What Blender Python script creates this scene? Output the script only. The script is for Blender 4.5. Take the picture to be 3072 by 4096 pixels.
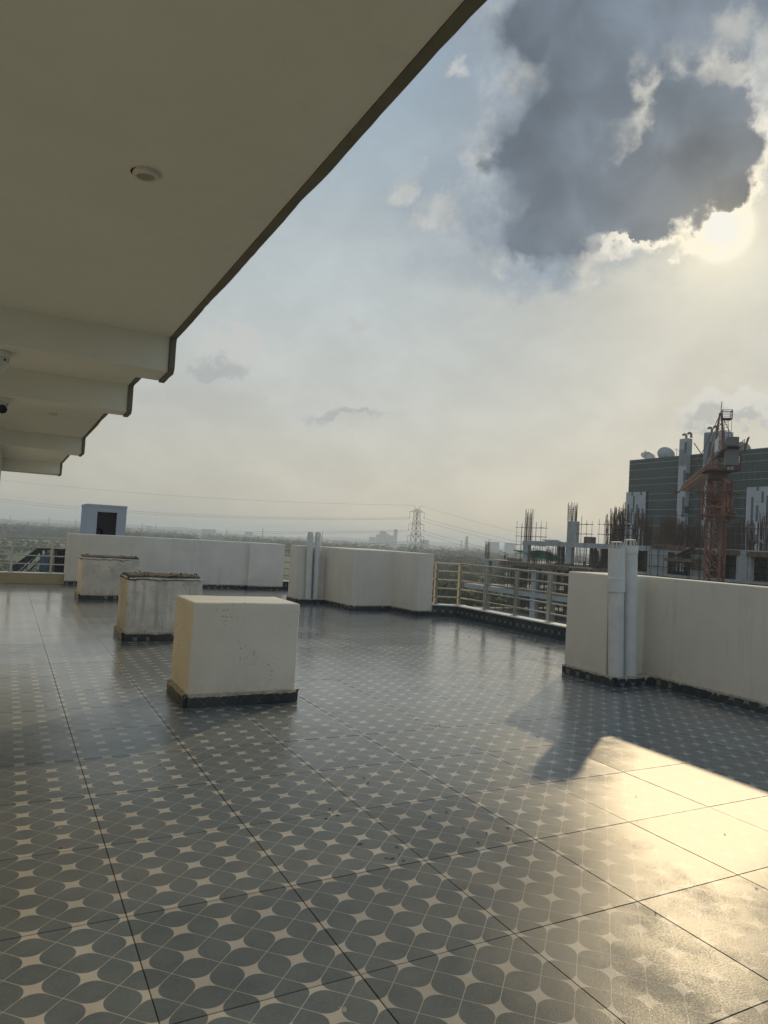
import bpy, bmesh, math, random
from mathutils import Vector, Matrix, noise
random.seed(7)
R_ = math.radians
SC = bpy.context.scene
COL = SC.collection
for o in list(bpy.data.objects):
    bpy.data.objects.remove(o)

# ------------------------------------------------------------------ camera
F_PX = 2839.5
YAW, PITCH, ROLL = -0.488465551, 0.0393164456, 0.0573560398
CAM = Vector((-1.66134, -2.57838, 1.341955))
_F = Vector((-math.sin(YAW) * math.cos(PITCH), math.cos(YAW) * math.cos(PITCH), math.sin(PITCH)))
_R = Vector((math.cos(YAW), math.sin(YAW), 0))
_U = _R.cross(_F)
RIGHT = _R * math.cos(ROLL) + _U * math.sin(ROLL)
UP = -_R * math.sin(ROLL) + _U * math.cos(ROLL)
cd = bpy.data.cameras.new('camera')
cam = bpy.data.objects.new('camera', cd)
COL.objects.link(cam)
M = Matrix((RIGHT, UP, -_F)).transposed().to_4x4()
M.translation = CAM
cam.matrix_world = M
cd.sensor_fit = 'VERTICAL'
cd.sensor_height = 24.0
cd.lens = F_PX / 4096 * 24.0
cd.clip_start = 0.05
cd.clip_end = 30000
SC.camera = cam


def ray(x, y):
    return _F + RIGHT * ((x - 1536) / F_PX) - UP * ((y - 2048) / F_PX)


def at(x, y, d):            # the place seen at photo pixel (x, y), d metres deep
    return CAM + ray(x, y) * d


def on_z(x, y, z):
    r = ray(x, y)
    return CAM + r * ((z - CAM.z) / r.z)


def on_x(x, y, X):
    r = ray(x, y)
    return CAM + r * ((X - CAM.x) / r.x)


def on_y(x, y, Y):
    r = ray(x, y)
    return CAM + r * ((Y - CAM.y) / r.y)


# ------------------------------------------------------------------ sky, sun, exposure
SUN = ray(2884, 915).normalized()
SUN_EL = math.asin(SUN.z)
SUN_AZ = math.atan2(SUN.x, SUN.y)
W = bpy.data.worlds.new('World')
SC.world = W
W.use_nodes = True
NT = W.node_tree
NT.nodes.clear()
SKY_K = 0.1                  # background strength; colours below are given for strength 1


class G:
    """small helper that chains shader nodes"""
    def __init__(s, nt):
        s.nt = nt

    def n(s, t, **kw):
        nd = s.nt.nodes.new(t)
        for k, v in kw.items():
            setattr(nd, k, v)
        return nd

    def put(s, sock, v):
        if v is None:
            return
        if hasattr(v, 'is_output'):
            s.nt.links.new(v, sock)
        elif isinstance(v, (tuple, list, Vector)) and sock.type == 'RGBA' and len(v) == 3:
            sock.default_value = (*v, 1)
        else:
            sock.default_value = v

    def m(s, op, a, b=None, c=None, clamp=False):
        nd = s.n('ShaderNodeMath', operation=op, use_clamp=clamp)
        for i, v in enumerate((a, b, c)):
            s.put(nd.inputs[i], v)
        return nd.outputs[0]

    def v(s, op, a, b=None, scale=None):
        nd = s.n('ShaderNodeVectorMath', operation=op)
        s.put(nd.inputs[0], a)
        if b is not None:
            s.put(nd.inputs[1], b)
        if scale is not None:
            s.put(nd.inputs['Scale'], scale)
        return nd.outputs['Value'] if op in ('DOT_PRODUCT', 'LENGTH', 'DISTANCE') else nd.outputs['Vector']

    def xyz(s, v):
        nd = s.n('ShaderNodeSeparateXYZ')
        s.put(nd.inputs[0], v)
        return nd.outputs

    def comb(s, x, y, z):
        nd = s.n('ShaderNodeCombineXYZ')
        for i, q in enumerate((x, y, z)):
            s.put(nd.inputs[i], q)
        return nd.outputs[0]

    def noise(s, vec, scale, detail=4, rough=0.5, dist=0.0, color=False):
        nd = s.n('ShaderNodeTexNoise')
        s.put(nd.inputs['Vector'], vec)
        nd.inputs['Scale'].default_value = scale
        nd.inputs['Detail'].default_value = detail
        nd.inputs['Roughness'].default_value = rough
        nd.inputs['Distortion'].default_value = dist
        return nd.outputs['Color' if color else 'Fac']

    def ss(s, v, a, b, lo=0.0, hi=1.0):
        nd = s.n('ShaderNodeMapRange', interpolation_type='SMOOTHSTEP')
        s.put(nd.inputs[0], v)
        for i, q in enumerate((a, b, lo, hi)):
            s.put(nd.inputs[1 + i], q)
        return nd.outputs[0]

    def mix(s, f, a, b, mode='MIX'):
        nd = s.n('ShaderNodeMix', data_type='RGBA', blend_type=mode)
        s.put(nd.inputs[0], f)
        s.put(nd.inputs[6], a)
        s.put(nd.inputs[7], b)
        return nd.outputs[2]


g = G(NT)
tc = g.n('ShaderNodeTexCoord')
D = g.v('NORMALIZE', tc.outputs['Generated'])
dx, dy, dz = g.xyz(D)
el = g.m('MULTIPLY', g.m('ARCSINE', dz), 57.29578)
az = g.m('MULTIPLY', g.m('ARCTAN2', dx, dy), 57.29578)


def azel(px, py):            # photo pixel -> compass direction and elevation in degrees
    r = ray(px, py).normalized()
    return math.degrees(math.atan2(r.x, r.y)), math.degrees(math.asin(r.z))


ang = g.m('MULTIPLY', g.m('ARCCOSINE', g.m('MINIMUM', g.v('DOT_PRODUCT', D, tuple(SUN)), 0.999999)), 57.29578)
sky = g.n('ShaderNodeTexSky', sky_type='NISHITA')
sky.sun_disc = False
sky.sun_elevation = SUN_EL
sky.sun_rotation = SUN_AZ
sky.altitude = 200
sky.air_density = 1.2
sky.dust_density = 1.5
sky.ozone_density = 1.0
sky_c = g.v('SCALE', sky.outputs[0], scale=SKY_K)
# hazy veil of an Indian late afternoon: cream at the horizon, grey blue overhead
elp = g.m('MAXIMUM', el, 0.0)
veil = g.mix(g.ss(elp, 0, 19), (0.555, 0.525, 0.440), (0.480, 0.520, 0.515))
veil = g.mix(g.ss(elp, 14, 38), veil, (0.285, 0.375, 0.455))
veil = g.mix(g.ss(ang, 60, 125), veil, (0.40, 0.475, 0.56))
near_sun = g.m('POWER', 2.71828, g.m('MULTIPLY', g.m('POWER', g.m('DIVIDE', ang, 13.0), 2.0), -1.0))
away = g.m('SUBTRACT', g.ss(ang, 8, 30, 0.80, 0.96), g.ss(ang, 30, 62, 0.0, 0.18))
away = g.m('ADD', away, g.ss(ang, 60, 120, 0.0, 0.30))
veil = g.v('SCALE', veil, scale=away)
veil = g.v('ADD', veil, g.v('SCALE', (0.07, 0.05, 0.0), scale=near_sun))
base = g.mix(0.94, sky_c, veil)
# thin streaky high cloud
st = g.noise(g.v('MULTIPLY', D, (1.0, 1.0, 1.7)), 5.0, 6, 0.55, 0.4)
base = g.v('SCALE', base, scale=g.ss(st, 0.30, 0.72, 0.94, 1.05))
st2 = g.noise(g.v('MULTIPLY', D, (1.2, 1.0, 1.7)), 11.0, 7, 0.6, 0.2)
base = g.v('SCALE', base, scale=g.ss(st2, 0.35, 0.7, 0.965, 1.035))
# cumulus: a union of soft ellipses in (azimuth, elevation), frayed by noise
P0 = g.comb(g.m('MULTIPLY', az, 0.95), el, 0.0)
wa = g.v('SUBTRACT', g.noise(D, 8.0, 4, 0.5, color=True), (0.5, 0.5, 0.5))
wb = g.v('SUBTRACT', g.noise(D, 34.0, 7, 0.62, color=True), (0.5, 0.5, 0.5))
P1 = g.v('ADD', P0, g.v('ADD', g.v('SCALE', wa, scale=6.0), g.v('SCALE', wb, scale=3.4)))
P1 = g.v('MULTIPLY', P1, (1, 1, 0))


def blob(px, py, rx, ry):    # displayed photo pixels (1659 wide)
    k = 3072 / 1659
    a, e = azel(px * k, py * k)
    deg = 57.3 * k / F_PX * 0.86
    q = g.v('SUBTRACT', P1, (a * 0.95, e, 0))
    q = g.v('MULTIPLY', q, (1 / (rx * deg), 1 / (ry * deg), 0))
    return g.m('SUBTRACT', 1.0, g.v('LENGTH', q))


def union(bl, k=0.10):
    f = bl[0]
    for b in bl[1:]:
        f = g.m('SMOOTH_MAX', f, b, k)
    return f


glow_w = g.m('POWER', 2.71828, g.m('MULTIPLY', ang, -1 / 9.0))
fray = g.m('SUBTRACT', g.noise(D, 24.0, 8, 0.62), 0.5)
soft = g.noise(D, 10.0, 3, 0.5)
big = union([blob(1212, 300, 212, 300), blob(1400, 30, 430, 150), blob(1492, 345, 158, 178),
             blob(1210, 470, 225, 92), blob(1385, 420, 120, 120)])
gap = union([blob(1330, 505, 30, 44), blob(1330, 520, 24, 24)])
gap = g.m('MAXIMUM', g.m('ADD', gap, 0.30), 0.0)
# elsewhere in the sky the same broken cloud goes on
far_n = g.noise(D, 3.2, 6, 0.55, 0.3)
outside = g.ss(g.v('DOT_PRODUCT', D, tuple(_F)), 0.70, 0.45)
other = g.m('SUBTRACT', g.m('MULTIPLY', g.m('SUBTRACT', far_n, 0.56), g.m('MULTIPLY', outside, 3.0)), g.m('SUBTRACT', 1.0, outside))
bw = g.m('ADD', g.m('MAXIMUM', big, other), g.m('MULTIPLY', fray, g.ss(ang, 5, 15, 0.32, 0.42)))
rim_w = g.m('MULTIPLY', g.ss(soft, 0.38, 0.62, 0.16, 0.46), g.ss(ang, 4, 15, 0.55, 1.7))
cov = g.ss(g.m('SUBTRACT', bw, g.m('MULTIPLY', gap, 0.24)), g.ss(ang, 5, 15, -0.12, -0.26), g.ss(ang, 5, 15, 0.03, 0.24))
thick = g.m('DIVIDE', g.m('SUBTRACT', g.m('SUBTRACT', bw, g.m('MULTIPLY', gap, 0.50)), 0.0), rim_w, clamp=True)
thick = g.ss(thick, 0.0, 1.0)
rim_c = g.v('ADD', g.v('SCALE', (0.52, 0.43, 0.28), scale=glow_w), (0.47, 0.48, 0.465))
tex = g.ss(fray, -0.2, 0.2, 0.82, 1.14)
dark = g.mix(glow_w, (0.146, 0.186, 0.234), (0.150, 0.150, 0.145))
dark = g.v('SCALE', dark, scale=g.ss(g.noise(D, 5.0, 3, 0.5), 0.34, 0.66, 0.80, 1.32))
dark = g.v('SCALE', dark, scale=g.ss(g.noise(D, 14.0, 5, 0.55, 0.4), 0.3, 0.7, 0.86, 1.15))
patch = g.ss(g.m('ADD', g.noise(D, 15.0, 5, 0.6), g.m("MULTIPLY", glow_w, 0.75)), 0.58, 0.86)
rim_l = g.mix(patch, g.v('SCALE', (0.30, 0.35, 0.40), scale=tex), g.v('SCALE', rim_c, scale=tex))
c_big = g.mix(thick, rim_l, dark)
# thin places where light soaks through the upper cloud
thin_ = union([blob(1552, 165, 70, 34), blob(1578, 72, 52, 40), blob(1655, 140, 50, 70), blob(1382, 225, 16, 44), blob(1300, 505, 60, 30)], 0.15)
thin_c = g.m('MULTIPLY', g.ss(g.m('ADD', thin_, g.m('MULTIPLY', fray, 1.1)), -0.15, 0.85), 0.55)
c_big = g.mix(thin_c, c_big, g.v('SCALE', rim_c, scale=0.92))
# grey veil trailing from the cloud's left side, and bright shreds along it
trail = union([blob(1040, 200, 150, 190), blob(1000, 420, 170, 110), blob(1180, 560, 330, 70)], 0.2)
tr_cov = g.m('MULTIPLY', g.ss(g.m('ADD', trail, g.m('MULTIPLY', fray, 0.7)), -0.25, 0.7), 0.62)
skyc = g.mix(tr_cov, base, (0.27, 0.325, 0.385))
wisp = union([blob(1045, 345, 46, 60), blob(900, 395, 80, 45), blob(985, 460, 110, 60), blob(1120, 545, 190, 44), blob(1380, 545, 140, 26), blob(965, 185, 36, 24), blob(1075, 115, 18, 36), blob(1078, 190, 12, 20), blob(760, 690, 80, 30)])
wisp_cov = g.m('MULTIPLY', g.ss(g.m('ADD', g.m('SUBTRACT', wisp, 0.22), g.m('MULTIPLY', fray, 3.0)), -0.1, 0.75), 0.66)
skyc = g.mix(wisp_cov, skyc, g.v('SCALE', rim_c, scale=g.ss(fray, -0.1, 0.25, 0.88, 1.16)))
# small cumulus lower down: lit crest, grey belly
small = union([blob(480, 785, 85, 46), blob(530, 762, 50, 40), blob(775, 884, 85, 34), blob(680, 900, 90, 24), blob(1535, 885, 86, 46), blob(1622, 886, 70, 42)])
sm = g.m('ADD', small, g.m('MULTIPLY', fray, 0.5))
sm_cov = g.m('MULTIPLY', g.ss(sm, -0.06, 0.30), 0.72)
below = union([blob(470, 800, 85, 30), blob(740, 905, 120, 18), blob(1535, 905, 80, 30), blob(1615, 905, 62, 26)])
sm_c = g.mix(g.m('MULTIPLY', g.ss(g.m('ADD', below, g.m('MULTIPLY', fray, 0.5)), -0.05, 0.6), 0.85), g.v('SCALE', rim_c, scale=1.06), g.v('ADD', (0.335, 0.36, 0.37), g.v('SCALE', (0.12, 0.10, 0.06), scale=glow_w)))
skyc = g.mix(sm_cov, skyc, sm_c)
skyc = g.mix(cov, skyc, c_big)
# the sun burning through beside the cloud, and its aureole
aur = g.m('MULTIPLY', g.m('POWER', 2.71828, g.m('MULTIPLY', g.m('POWER', g.m('DIVIDE', ang, 2.7), 1.0), -1.0)), g.ss(thick, 0.1, 1.0, 1.0, 0.22))
skyc = g.v('ADD', skyc, g.v('SCALE', (0.50, 0.40, 0.20), scale=aur))
disc = g.m('MULTIPLY', g.m('ADD', g.ss(ang, 1.25, 0.5), g.m('MULTIPLY', g.ss(ang, 2.6, 0.6), 0.06)), g.ss(thick, 0.3, 0.9, 1.0, 0.05))
skyc = g.v('ADD', skyc, g.v('SCALE', (9.0, 8.8, 8.0), scale=disc))
# below the horizon the world is only seen past the end of the land
skyc = g.mix(g.ss(el, -0.3, -4.0), skyc, (0.30, 0.30, 0.27))
skyc = g.v('SCALE', skyc, scale=1 / SKY_K)
bg = g.n('ShaderNodeBackground')
bg.inputs['Strength'].default_value = SKY_K
NT.links.new(skyc, bg.inputs['Color'])
wo = g.n('ShaderNodeOutputWorld')
NT.links.new(bg.outputs[0], wo.inputs['Surface'])
W.cycles.sampling_method = 'MANUAL'
W.cycles.sample_map_resolution = 1024

sl = bpy.data.lights.new('sun', 'SUN')
sl.energy = 2.0
sl.angle = R_(0.9)
sl.color = (1.0, 0.775, 0.46)
sun = bpy.data.objects.new('sun', sl)
sun.rotation_euler = SUN.to_track_quat('Z', 'Y').to_euler()
sun.location = (30, 30, 40)
COL.objects.link(sun)

SC.view_settings.view_transform = 'Standard'
SC.view_settings.look = 'None'
SC.view_settings.exposure = 0.16
SC.view_settings.gamma = 1.0
SC.view_settings.use_curve_mapping = False
SC.render.engine = 'CYCLES'
SC.cycles.use_denoising = True
SC.cycles.max_bounces = 8
SC.cycles.diffuse_bounces = 4
SC.cycles.glossy_bounces = 4
SC.cycles.volume_bounces = 1
SC.cycles.sample_clamp_indirect = 6.0
SC.cycles.sample_clamp_direct = 0.82   # highlights roll off instead of burning out, as in the phone picture

# ------------------------------------------------------------------ materials
MATS = {}


def mat(name, col=(0.5, 0.5, 0.5), rough=0.8, metal=0.0, var=0.10, vscale=3.0, bump=0.0, bscale=60.0, spec=0.5, dirt=None, dscale=1.2, drange=(0.52, 0.72), pits=0, streak=0.0, spot_at=None):
    """principled surface with value variation, optional stains and fine relief"""
    m = bpy.data.materials.new(name)
    m.use_nodes = True
    nt = m.node_tree
    nt.nodes.clear()
    h = G(nt)
    out = h.n('ShaderNodeOutputMaterial')
    b = h.n('ShaderNodeBsdfPrincipled')
    nt.links.new(b.outputs[0], out.inputs[0])
    b.inputs['Roughness'].default_value = rough
    b.inputs['Metallic'].default_value = metal
    b.inputs['Specular IOR Level'].default_value = spec
    pos = h.n('ShaderNodeNewGeometry').outputs['Position']
    n1 = h.noise(pos, vscale, 5, 0.6)
    c = h.mix(h.ss(n1, 0.3, 0.7), tuple(q * (1 - var) for q in col), tuple(min(1, q * (1 + var)) for q in col))
    if dirt:
        n2 = h.noise(pos, dscale, 8, 0.68, 0.3)
        c = h.mix(h.ss(n2, *drange), c, dirt)
    if streak:
        sn = h.noise(h.v('MULTIPLY', pos, (13.0, 13.0, 0.9)), 1.0, 6, 0.65)
        wet = h.ss(h.noise(pos, 0.8, 3, 0.5), 0.40, 0.65)
        c = h.mix(h.m('MULTIPLY', h.m('MULTIPLY', h.ss(sn, 0.50, 0.70), wet), streak), c, tuple(q * 0.52 for q in col))
        tr = h.noise(h.v('MULTIPLY', pos, (2.2, 2.2, 5.0)), 1.0, 5, 0.6, 0.8)
        c = h.mix(h.ss(tr, 0.45, 0.72, 0.0, streak * 0.45), c, tuple(min(1, q * 1.12) for q in col))
        low = h.m('MULTIPLY', h.ss(h.xyz(pos)[2], 0.30, 0.09), h.ss(h.noise(pos, 7.0, 6, 0.65), 0.35, 0.65))
        c = h.mix(h.m('MULTIPLY', low, streak * 0.9), c, tuple(q * a_ for q, a_ in zip(col, (0.62, 0.58, 0.52))))
    if pits:
        vo = h.n('ShaderNodeTexVoronoi', feature='F1')
        nt.links.new(h.v('ADD', pos, h.v('SCALE', h.noise(pos, 55.0, 2, color=True), scale=0.03)), vo.inputs['Vector'])
        vo.inputs['Scale'].default_value = 38.0
        vr, vg, vb = h.xyz(vo.outputs['Color'])
        spot_ = h.m('MULTIPLY', h.ss(vo.outputs['Distance'], 0.34, 0.16), h.m('GREATER_THAN', vr, 0.45))
        zone = h.ss(h.noise(pos, 2.6, 3, 0.5), 0.57 - 0.07 * pits, 0.70 - 0.07 * pits)
        if spot_at:
            ds = h.v('DISTANCE', h.v('MULTIPLY', pos, (1.0, 1.0, 0.75)), (spot_at[0], spot_at[1], spot_at[2] * 0.75))
            zone = h.m('MAXIMUM', zone, h.ss(h.m('ADD', ds, h.m('MULTIPLY', h.noise(pos, 9.0, 4), 0.16)), 0.24, 0.10))
        fine_ = h.ss(h.noise(pos, 30.0, 6, 0.75), 0.42, 0.56)
        c = h.mix(h.m('MULTIPLY', h.m('MULTIPLY', spot_, zone), h.m('MULTIPLY', fine_, 0.85)), c, (0.07, 0.065, 0.055))
        bl = h.ss(h.noise(pos, 1.1, 5, 0.6), 0.44, 0.70)
        c = h.mix(h.m('MULTIPLY', bl, 0.16 + 0.22 * (pits - 1)), c, (0.33, 0.325, 0.30))
    nt.links.new(c, b.inputs['Base Color'])
    if bump:
        bp = h.n('ShaderNodeBump')
        bp.inputs['Strength'].default_value = bump
        bp.inputs['Distance'].default_value = 0.01
        nt.links.new(h.noise(pos, bscale, 4, 0.6), bp.inputs['Height'])
        nt.links.new(bp.outputs[0], b.inputs['Normal'])
    MATS[name] = m
    return m


def tile_mat(name, rough=0.37, dirty=1.0, dark=1.0, S=0.15, coat=1.0):
    """printed cement-look tile: slate leaves and cream four-pointed stars, from UV in metres"""
    m = bpy.data.materials.new(name)
    m.use_nodes = True
    nt = m.node_tree
    nt.nodes.clear()
    h = G(nt)
    out = h.n('ShaderNodeOutputMaterial')
    b = h.n('ShaderNodeBsdfPrincipled')
    nt.links.new(b.outputs[0], out.inputs[0])
    uv = h.n('ShaderNodeUVMap').outputs[0]
    pos = h.n('ShaderNodeNewGeometry').outputs['Position']
    rnd = h.n('ShaderNodeObjectInfo').outputs['Random']
    u, v, _ = h.xyz(h.v('SCALE', uv, scale=1 / S))
    a, c = h.m('ADD', u, v), h.m('SUBTRACT', u, v)
    ra, rc = h.m('ROUND', a), h.m('ROUND', c)
    da, dc = h.m('ABSOLUTE', h.m('SUBTRACT', a, ra)), h.m('ABSOLUTE', h.m('SUBTRACT', c, rc))
    odd = h.m('FLOORED_MODULO', h.m('ADD', ra, rc), 2.0)
    r = 0.5
    qa, qc = h.m('SUBTRACT', r, da), h.m('SUBTRACT', r, dc)
    dist = h.m('SQRT', h.m('ADD', h.m('MULTIPLY', qa, qa), h.m('MULTIPLY', qc, qc)))
    star = h.m('MULTIPLY', h.ss(dist, r - 0.006, r + 0.006), h.m('SUBTRACT', 1.0, odd))
    edge = h.m('MULTIPLY', h.ss(h.m('ABSOLUTE', h.m('SUBTRACT', dist, r)), 0.022, 0.004), h.m('SUBTRACT', 1.0, odd))
    line = h.ss(h.m('MINIMUM', da, dc), 0.019, 0.006)
    grain = h.noise(pos, 90.0, 4, 0.7)
    cloud = h.noise(pos, 5.0, 6, 0.65)
    scr = h.noise(pos, 24.0, 7, 0.75, 1.0)
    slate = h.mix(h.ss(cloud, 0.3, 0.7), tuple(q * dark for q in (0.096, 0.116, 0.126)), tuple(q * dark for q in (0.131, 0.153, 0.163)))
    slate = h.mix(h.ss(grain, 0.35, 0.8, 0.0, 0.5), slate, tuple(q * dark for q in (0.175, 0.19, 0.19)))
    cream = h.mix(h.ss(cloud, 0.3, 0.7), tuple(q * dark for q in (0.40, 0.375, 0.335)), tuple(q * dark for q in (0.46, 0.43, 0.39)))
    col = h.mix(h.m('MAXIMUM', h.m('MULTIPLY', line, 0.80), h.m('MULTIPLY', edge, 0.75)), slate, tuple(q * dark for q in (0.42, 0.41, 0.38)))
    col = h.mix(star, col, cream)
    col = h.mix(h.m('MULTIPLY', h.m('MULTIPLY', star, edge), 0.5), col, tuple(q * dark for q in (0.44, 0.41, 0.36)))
    # mortar specks, dust film, a few brown stains
    sp = h.n('ShaderNodeTexVoronoi', feature='F1')
    nt.links.new(h.v('ADD', pos, h.v('SCALE', h.noise(pos, 30.0, 2, color=True), scale=0.05)), sp.inputs['Vector'])
    sp.inputs['Scale'].default_value = 9.0
    rr, gg, bb = h.xyz(sp.outputs['Color'])
    speck = h.m('MULTIPLY', h.ss(sp.outputs['Distance'], h.m('MULTIPLY', gg, 0.13), h.m('MULTIPLY', gg, 0.08)), h.m('GREATER_THAN', rr, 0.66))
    speck = h.m('MULTIPLY', speck, h.ss(h.noise(pos, 0.9, 3), 0.40, 0.60))
    col = h.mix(h.m('MULTIPLY', speck, 0.75 * dirty), col, (0.46, 0.41, 0.33))
    dust = h.m('MULTIPLY', h.ss(h.noise(pos, 1.3, 7, 0.66, 0.6), 0.42, 0.78), 0.34 * dirty)
    col = h.mix(dust, col, (0.235, 0.215, 0.185))
    st = h.ss(h.noise(pos, 2.1, 4, 0.55, 0.2), 0.735, 0.775)
    col = h.mix(h.m('MULTIPLY', st, 0.5 * dirty), col, (0.13, 0.105, 0.06))
    scuff = h.ss(scr, 0.64, 0.72)
    col = h.mix(h.m('MULTIPLY', scuff, 0.22 * dirty), col, (0.30, 0.28, 0.25))
    shade = h.m('MULTIPLY_ADD', rnd, 0.26, 0.87)
    col = h.v('SCALE', col, scale=shade)
    nt.links.new(col, b.inputs['Base Color'])
    # a satin glaze: its micro-relief scatters less and less towards grazing incidence
    lw = h.n('ShaderNodeLayerWeight')
    lw.inputs['Blend'].default_value = 0.5
    graze = h.ss(lw.outputs['Facing'], 0.60, 0.88)
    ro = h.m('ADD', h.m('MULTIPLY_ADD', graze, -0.19, rough), h.m('MULTIPLY', h.m('SUBTRACT', cloud, 0.5), 0.08))
    ro = h.m('ADD', ro, h.m('MULTIPLY', dust, 0.16))
    ro = h.m('ADD', ro, h.m('MULTIPLY_ADD', rnd, 0.05, -0.025))
    smear = h.noise(h.v('ADD', pos, h.v('SCALE', (3.1, 5.7, 0.0), scale=rnd)), 2.4, 7, 0.66, 0.25)
    ro = h.m('ADD', ro, h.m('MULTIPLY', h.ss(smear, 0.40, 0.70, -0.03, 0.10), h.m('MULTIPLY_ADD', graze, -0.8, 1.0)))
    ro = h.m('ADD', ro, h.m('MULTIPLY', h.m('SUBTRACT', h.noise(pos, 150.0, 3, 0.7), 0.5), h.m('MULTIPLY_ADD', graze, -0.45, 0.5)))
    nt.links.new(ro, b.inputs['Roughness'])
    nt.links.new(h.m('MULTIPLY', h.ss(lw.outputs['Facing'], 0.60, 0.80), coat), b.inputs['Coat Weight'])
    b.inputs['Coat IOR'].default_value = 1.50
    b.inputs['IOR'].default_value = 1.40
    nt.links.new(ro, b.inputs['Coat Roughness'])
    b.inputs['Specular IOR Level'].default_value = 0.13
    bp = h.n('ShaderNodeBump')
    bp.inputs['Strength'].default_value = 0.22
    bp.inputs['Distance'].default_value = 0.002
    hh = h.m('ADD', h.noise(pos, 170.0, 3, 0.7), h.m('MULTIPLY', h.noise(pos, 6.0, 3), 2.0))
    nt.links.new(hh, bp.inputs['Height'])
    nt.links.new(bp.outputs[0], b.inputs['Normal'])
    MATS[name] = m
    return m


tile_mat('floor_tile')
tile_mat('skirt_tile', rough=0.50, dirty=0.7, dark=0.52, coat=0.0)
tile_mat('kerb_tile', rough=0.46, dirty=0.4, dark=0.50, coat=0.0)  # same tile as the floor, the kerb's shadow put into its darker colour
mat('grout', (0.095, 0.078, 0.058), 0.95, var=0.35, vscale=8)
mat('plaster_cream', (0.70, 0.655, 0.565), 0.85, var=0.05, vscale=1.3, bump=0.12, bscale=45, dirt=(0.40, 0.37, 0.31), dscale=0.9, drange=(0.62, 0.95), spec=0.3, streak=0.28)
mat('plaster_white', (0.71, 0.69, 0.64), 0.85, var=0.06, vscale=1.8, bump=0.14, bscale=40, dirt=(0.30, 0.28, 0.24), dscale=2.4, drange=(0.66, 0.95), spec=0.3, streak=0.25)
mat('plaster_box', (0.78, 0.745, 0.65), 0.85, var=0.05, vscale=1.8, bump=0.14, bscale=40, dirt=(0.40, 0.385, 0.34), dscale=6.0, drange=(0.66, 0.85), spec=0.3, pits=1, streak=0.35, spot_at=(0.055, 2.85, 0.42))
mat('plaster_worn', (0.70, 0.68, 0.63), 0.9, var=0.12, vscale=4.0, bump=0.4, bscale=28, dirt=(0.24, 0.225, 0.19), dscale=3.6, drange=(0.54, 0.78), spec=0.25, pits=2, streak=0.7)
mat('mortar_top', (0.10, 0.085, 0.065), 0.97, var=0.45, vscale=22, bump=1.0, bscale=70)
mat('mortar_pale', (0.46, 0.42, 0.35), 0.95, var=0.3, vscale=25, bump=0.6, bscale=60)
mat('ceiling_paint', (0.775, 0.79, 0.735), 0.9, var=0.03, vscale=0.9, bump=0.05, bscale=30, spec=0.25, dirt=(0.70, 0.71, 0.65), dscale=0.6, drange=(0.45, 0.8), streak=0.10)
mat('fascia_dark', (0.17, 0.16, 0.125), 0.8, var=0.12, vscale=6, bump=0.2, bscale=50)
mat('wall_outside', (0.72, 0.68, 0.57), 0.85, var=0.06, vscale=1.0, bump=0.1, bscale=40)
mat('steel_rail', (0.47, 0.44, 0.395), 0.17, metal=1.0, var=0.08, vscale=9)
mat('marble_top', (0.66, 0.65, 0.62), 0.35, var=0.1, vscale=6, dirt=(0.45, 0.43, 0.40), dscale=5, drange=(0.6, 0.7))
mat('kerb_beige', (0.40, 0.355, 0.245), 0.5, var=0.07, vscale=3)
mat('pipe_paint', (0.66, 0.665, 0.64), 0.55, var=0.06, vscale=7, bump=0.12, bscale=30, dirt=(0.33, 0.33, 0.31), dscale=5.5, drange=(0.60, 0.85))
mat('pipe_cap', (0.56, 0.55, 0.47), 0.5, var=0.08)
mat('light_trim', (0.66, 0.64, 0.56), 0.5, var=0.03)
mat('light_lens', (0.34, 0.325, 0.27), 0.35, var=0.05)
mat('camera_body', (0.66, 0.66, 0.62), 0.35, var=0.04)
mat('lens_black', (0.01, 0.011, 0.013), 0.12, var=0.0)
mat('black_gap', (0.012, 0.012, 0.011), 0.9)
mat('dry_leaf', (0.10, 0.062, 0.030), 0.8, var=0.4, vscale=60)
mat('pod_pale', (0.33, 0.24, 0.13), 0.7, var=0.3, vscale=60)
mat('hut_paint', (0.39, 0.405, 0.465), 0.85, var=0.05, vscale=1.0, bump=0.1, bscale=20)
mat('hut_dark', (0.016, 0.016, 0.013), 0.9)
mat('dark_steel', (0.035, 0.035, 0.038), 0.5, var=0.15)
mat('tread_pale', (0.50, 0.47, 0.42), 0.8)
mat('tank_blue', (0.05, 0.075, 0.10), 0.45)
mat('concrete', (0.36, 0.35, 0.335), 0.92, var=0.16, vscale=0.8, bump=0.3, bscale=4, dirt=(0.21, 0.195, 0.175), dscale=0.35, drange=(0.5, 0.75))
mat('concrete_pale', (0.36, 0.36, 0.355), 0.92, var=0.12, vscale=0.9, dirt=(0.22, 0.21, 0.195), dscale=0.5, drange=(0.5, 0.75))
mat('rebar', (0.085, 0.048, 0.032), 0.85, var=0.3, vscale=2)
mat('scaffold', (0.07, 0.062, 0.052), 0.6, metal=0.2, var=0.3, vscale=1)
mat('timber', (0.155, 0.098, 0.064), 0.9, var=0.35, vscale=1.2)
mat('net_green', (0.022, 0.135, 0.085), 0.9, var=0.2, vscale=0.6)
mat('crane_red', (0.22, 0.094, 0.056), 0.6, var=0.25, vscale=0.6, dirt=(0.16, 0.065, 0.042), dscale=0.5, drange=(0.5, 0.7))
mat('crane_dark', (0.10, 0.045, 0.032), 0.7, var=0.2)
mat('counterweight', (0.17, 0.16, 0.15), 0.9, var=0.1, vscale=0.8)
mat('crane_panel', (0.62, 0.61, 0.56), 0.6, var=0.05)
mat('crane_ink', (0.06, 0.06, 0.06), 0.7)
mat('glass_green', (0.026, 0.045, 0.044), 0.22, var=0.18, vscale=0.12, spec=0.35)
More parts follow.
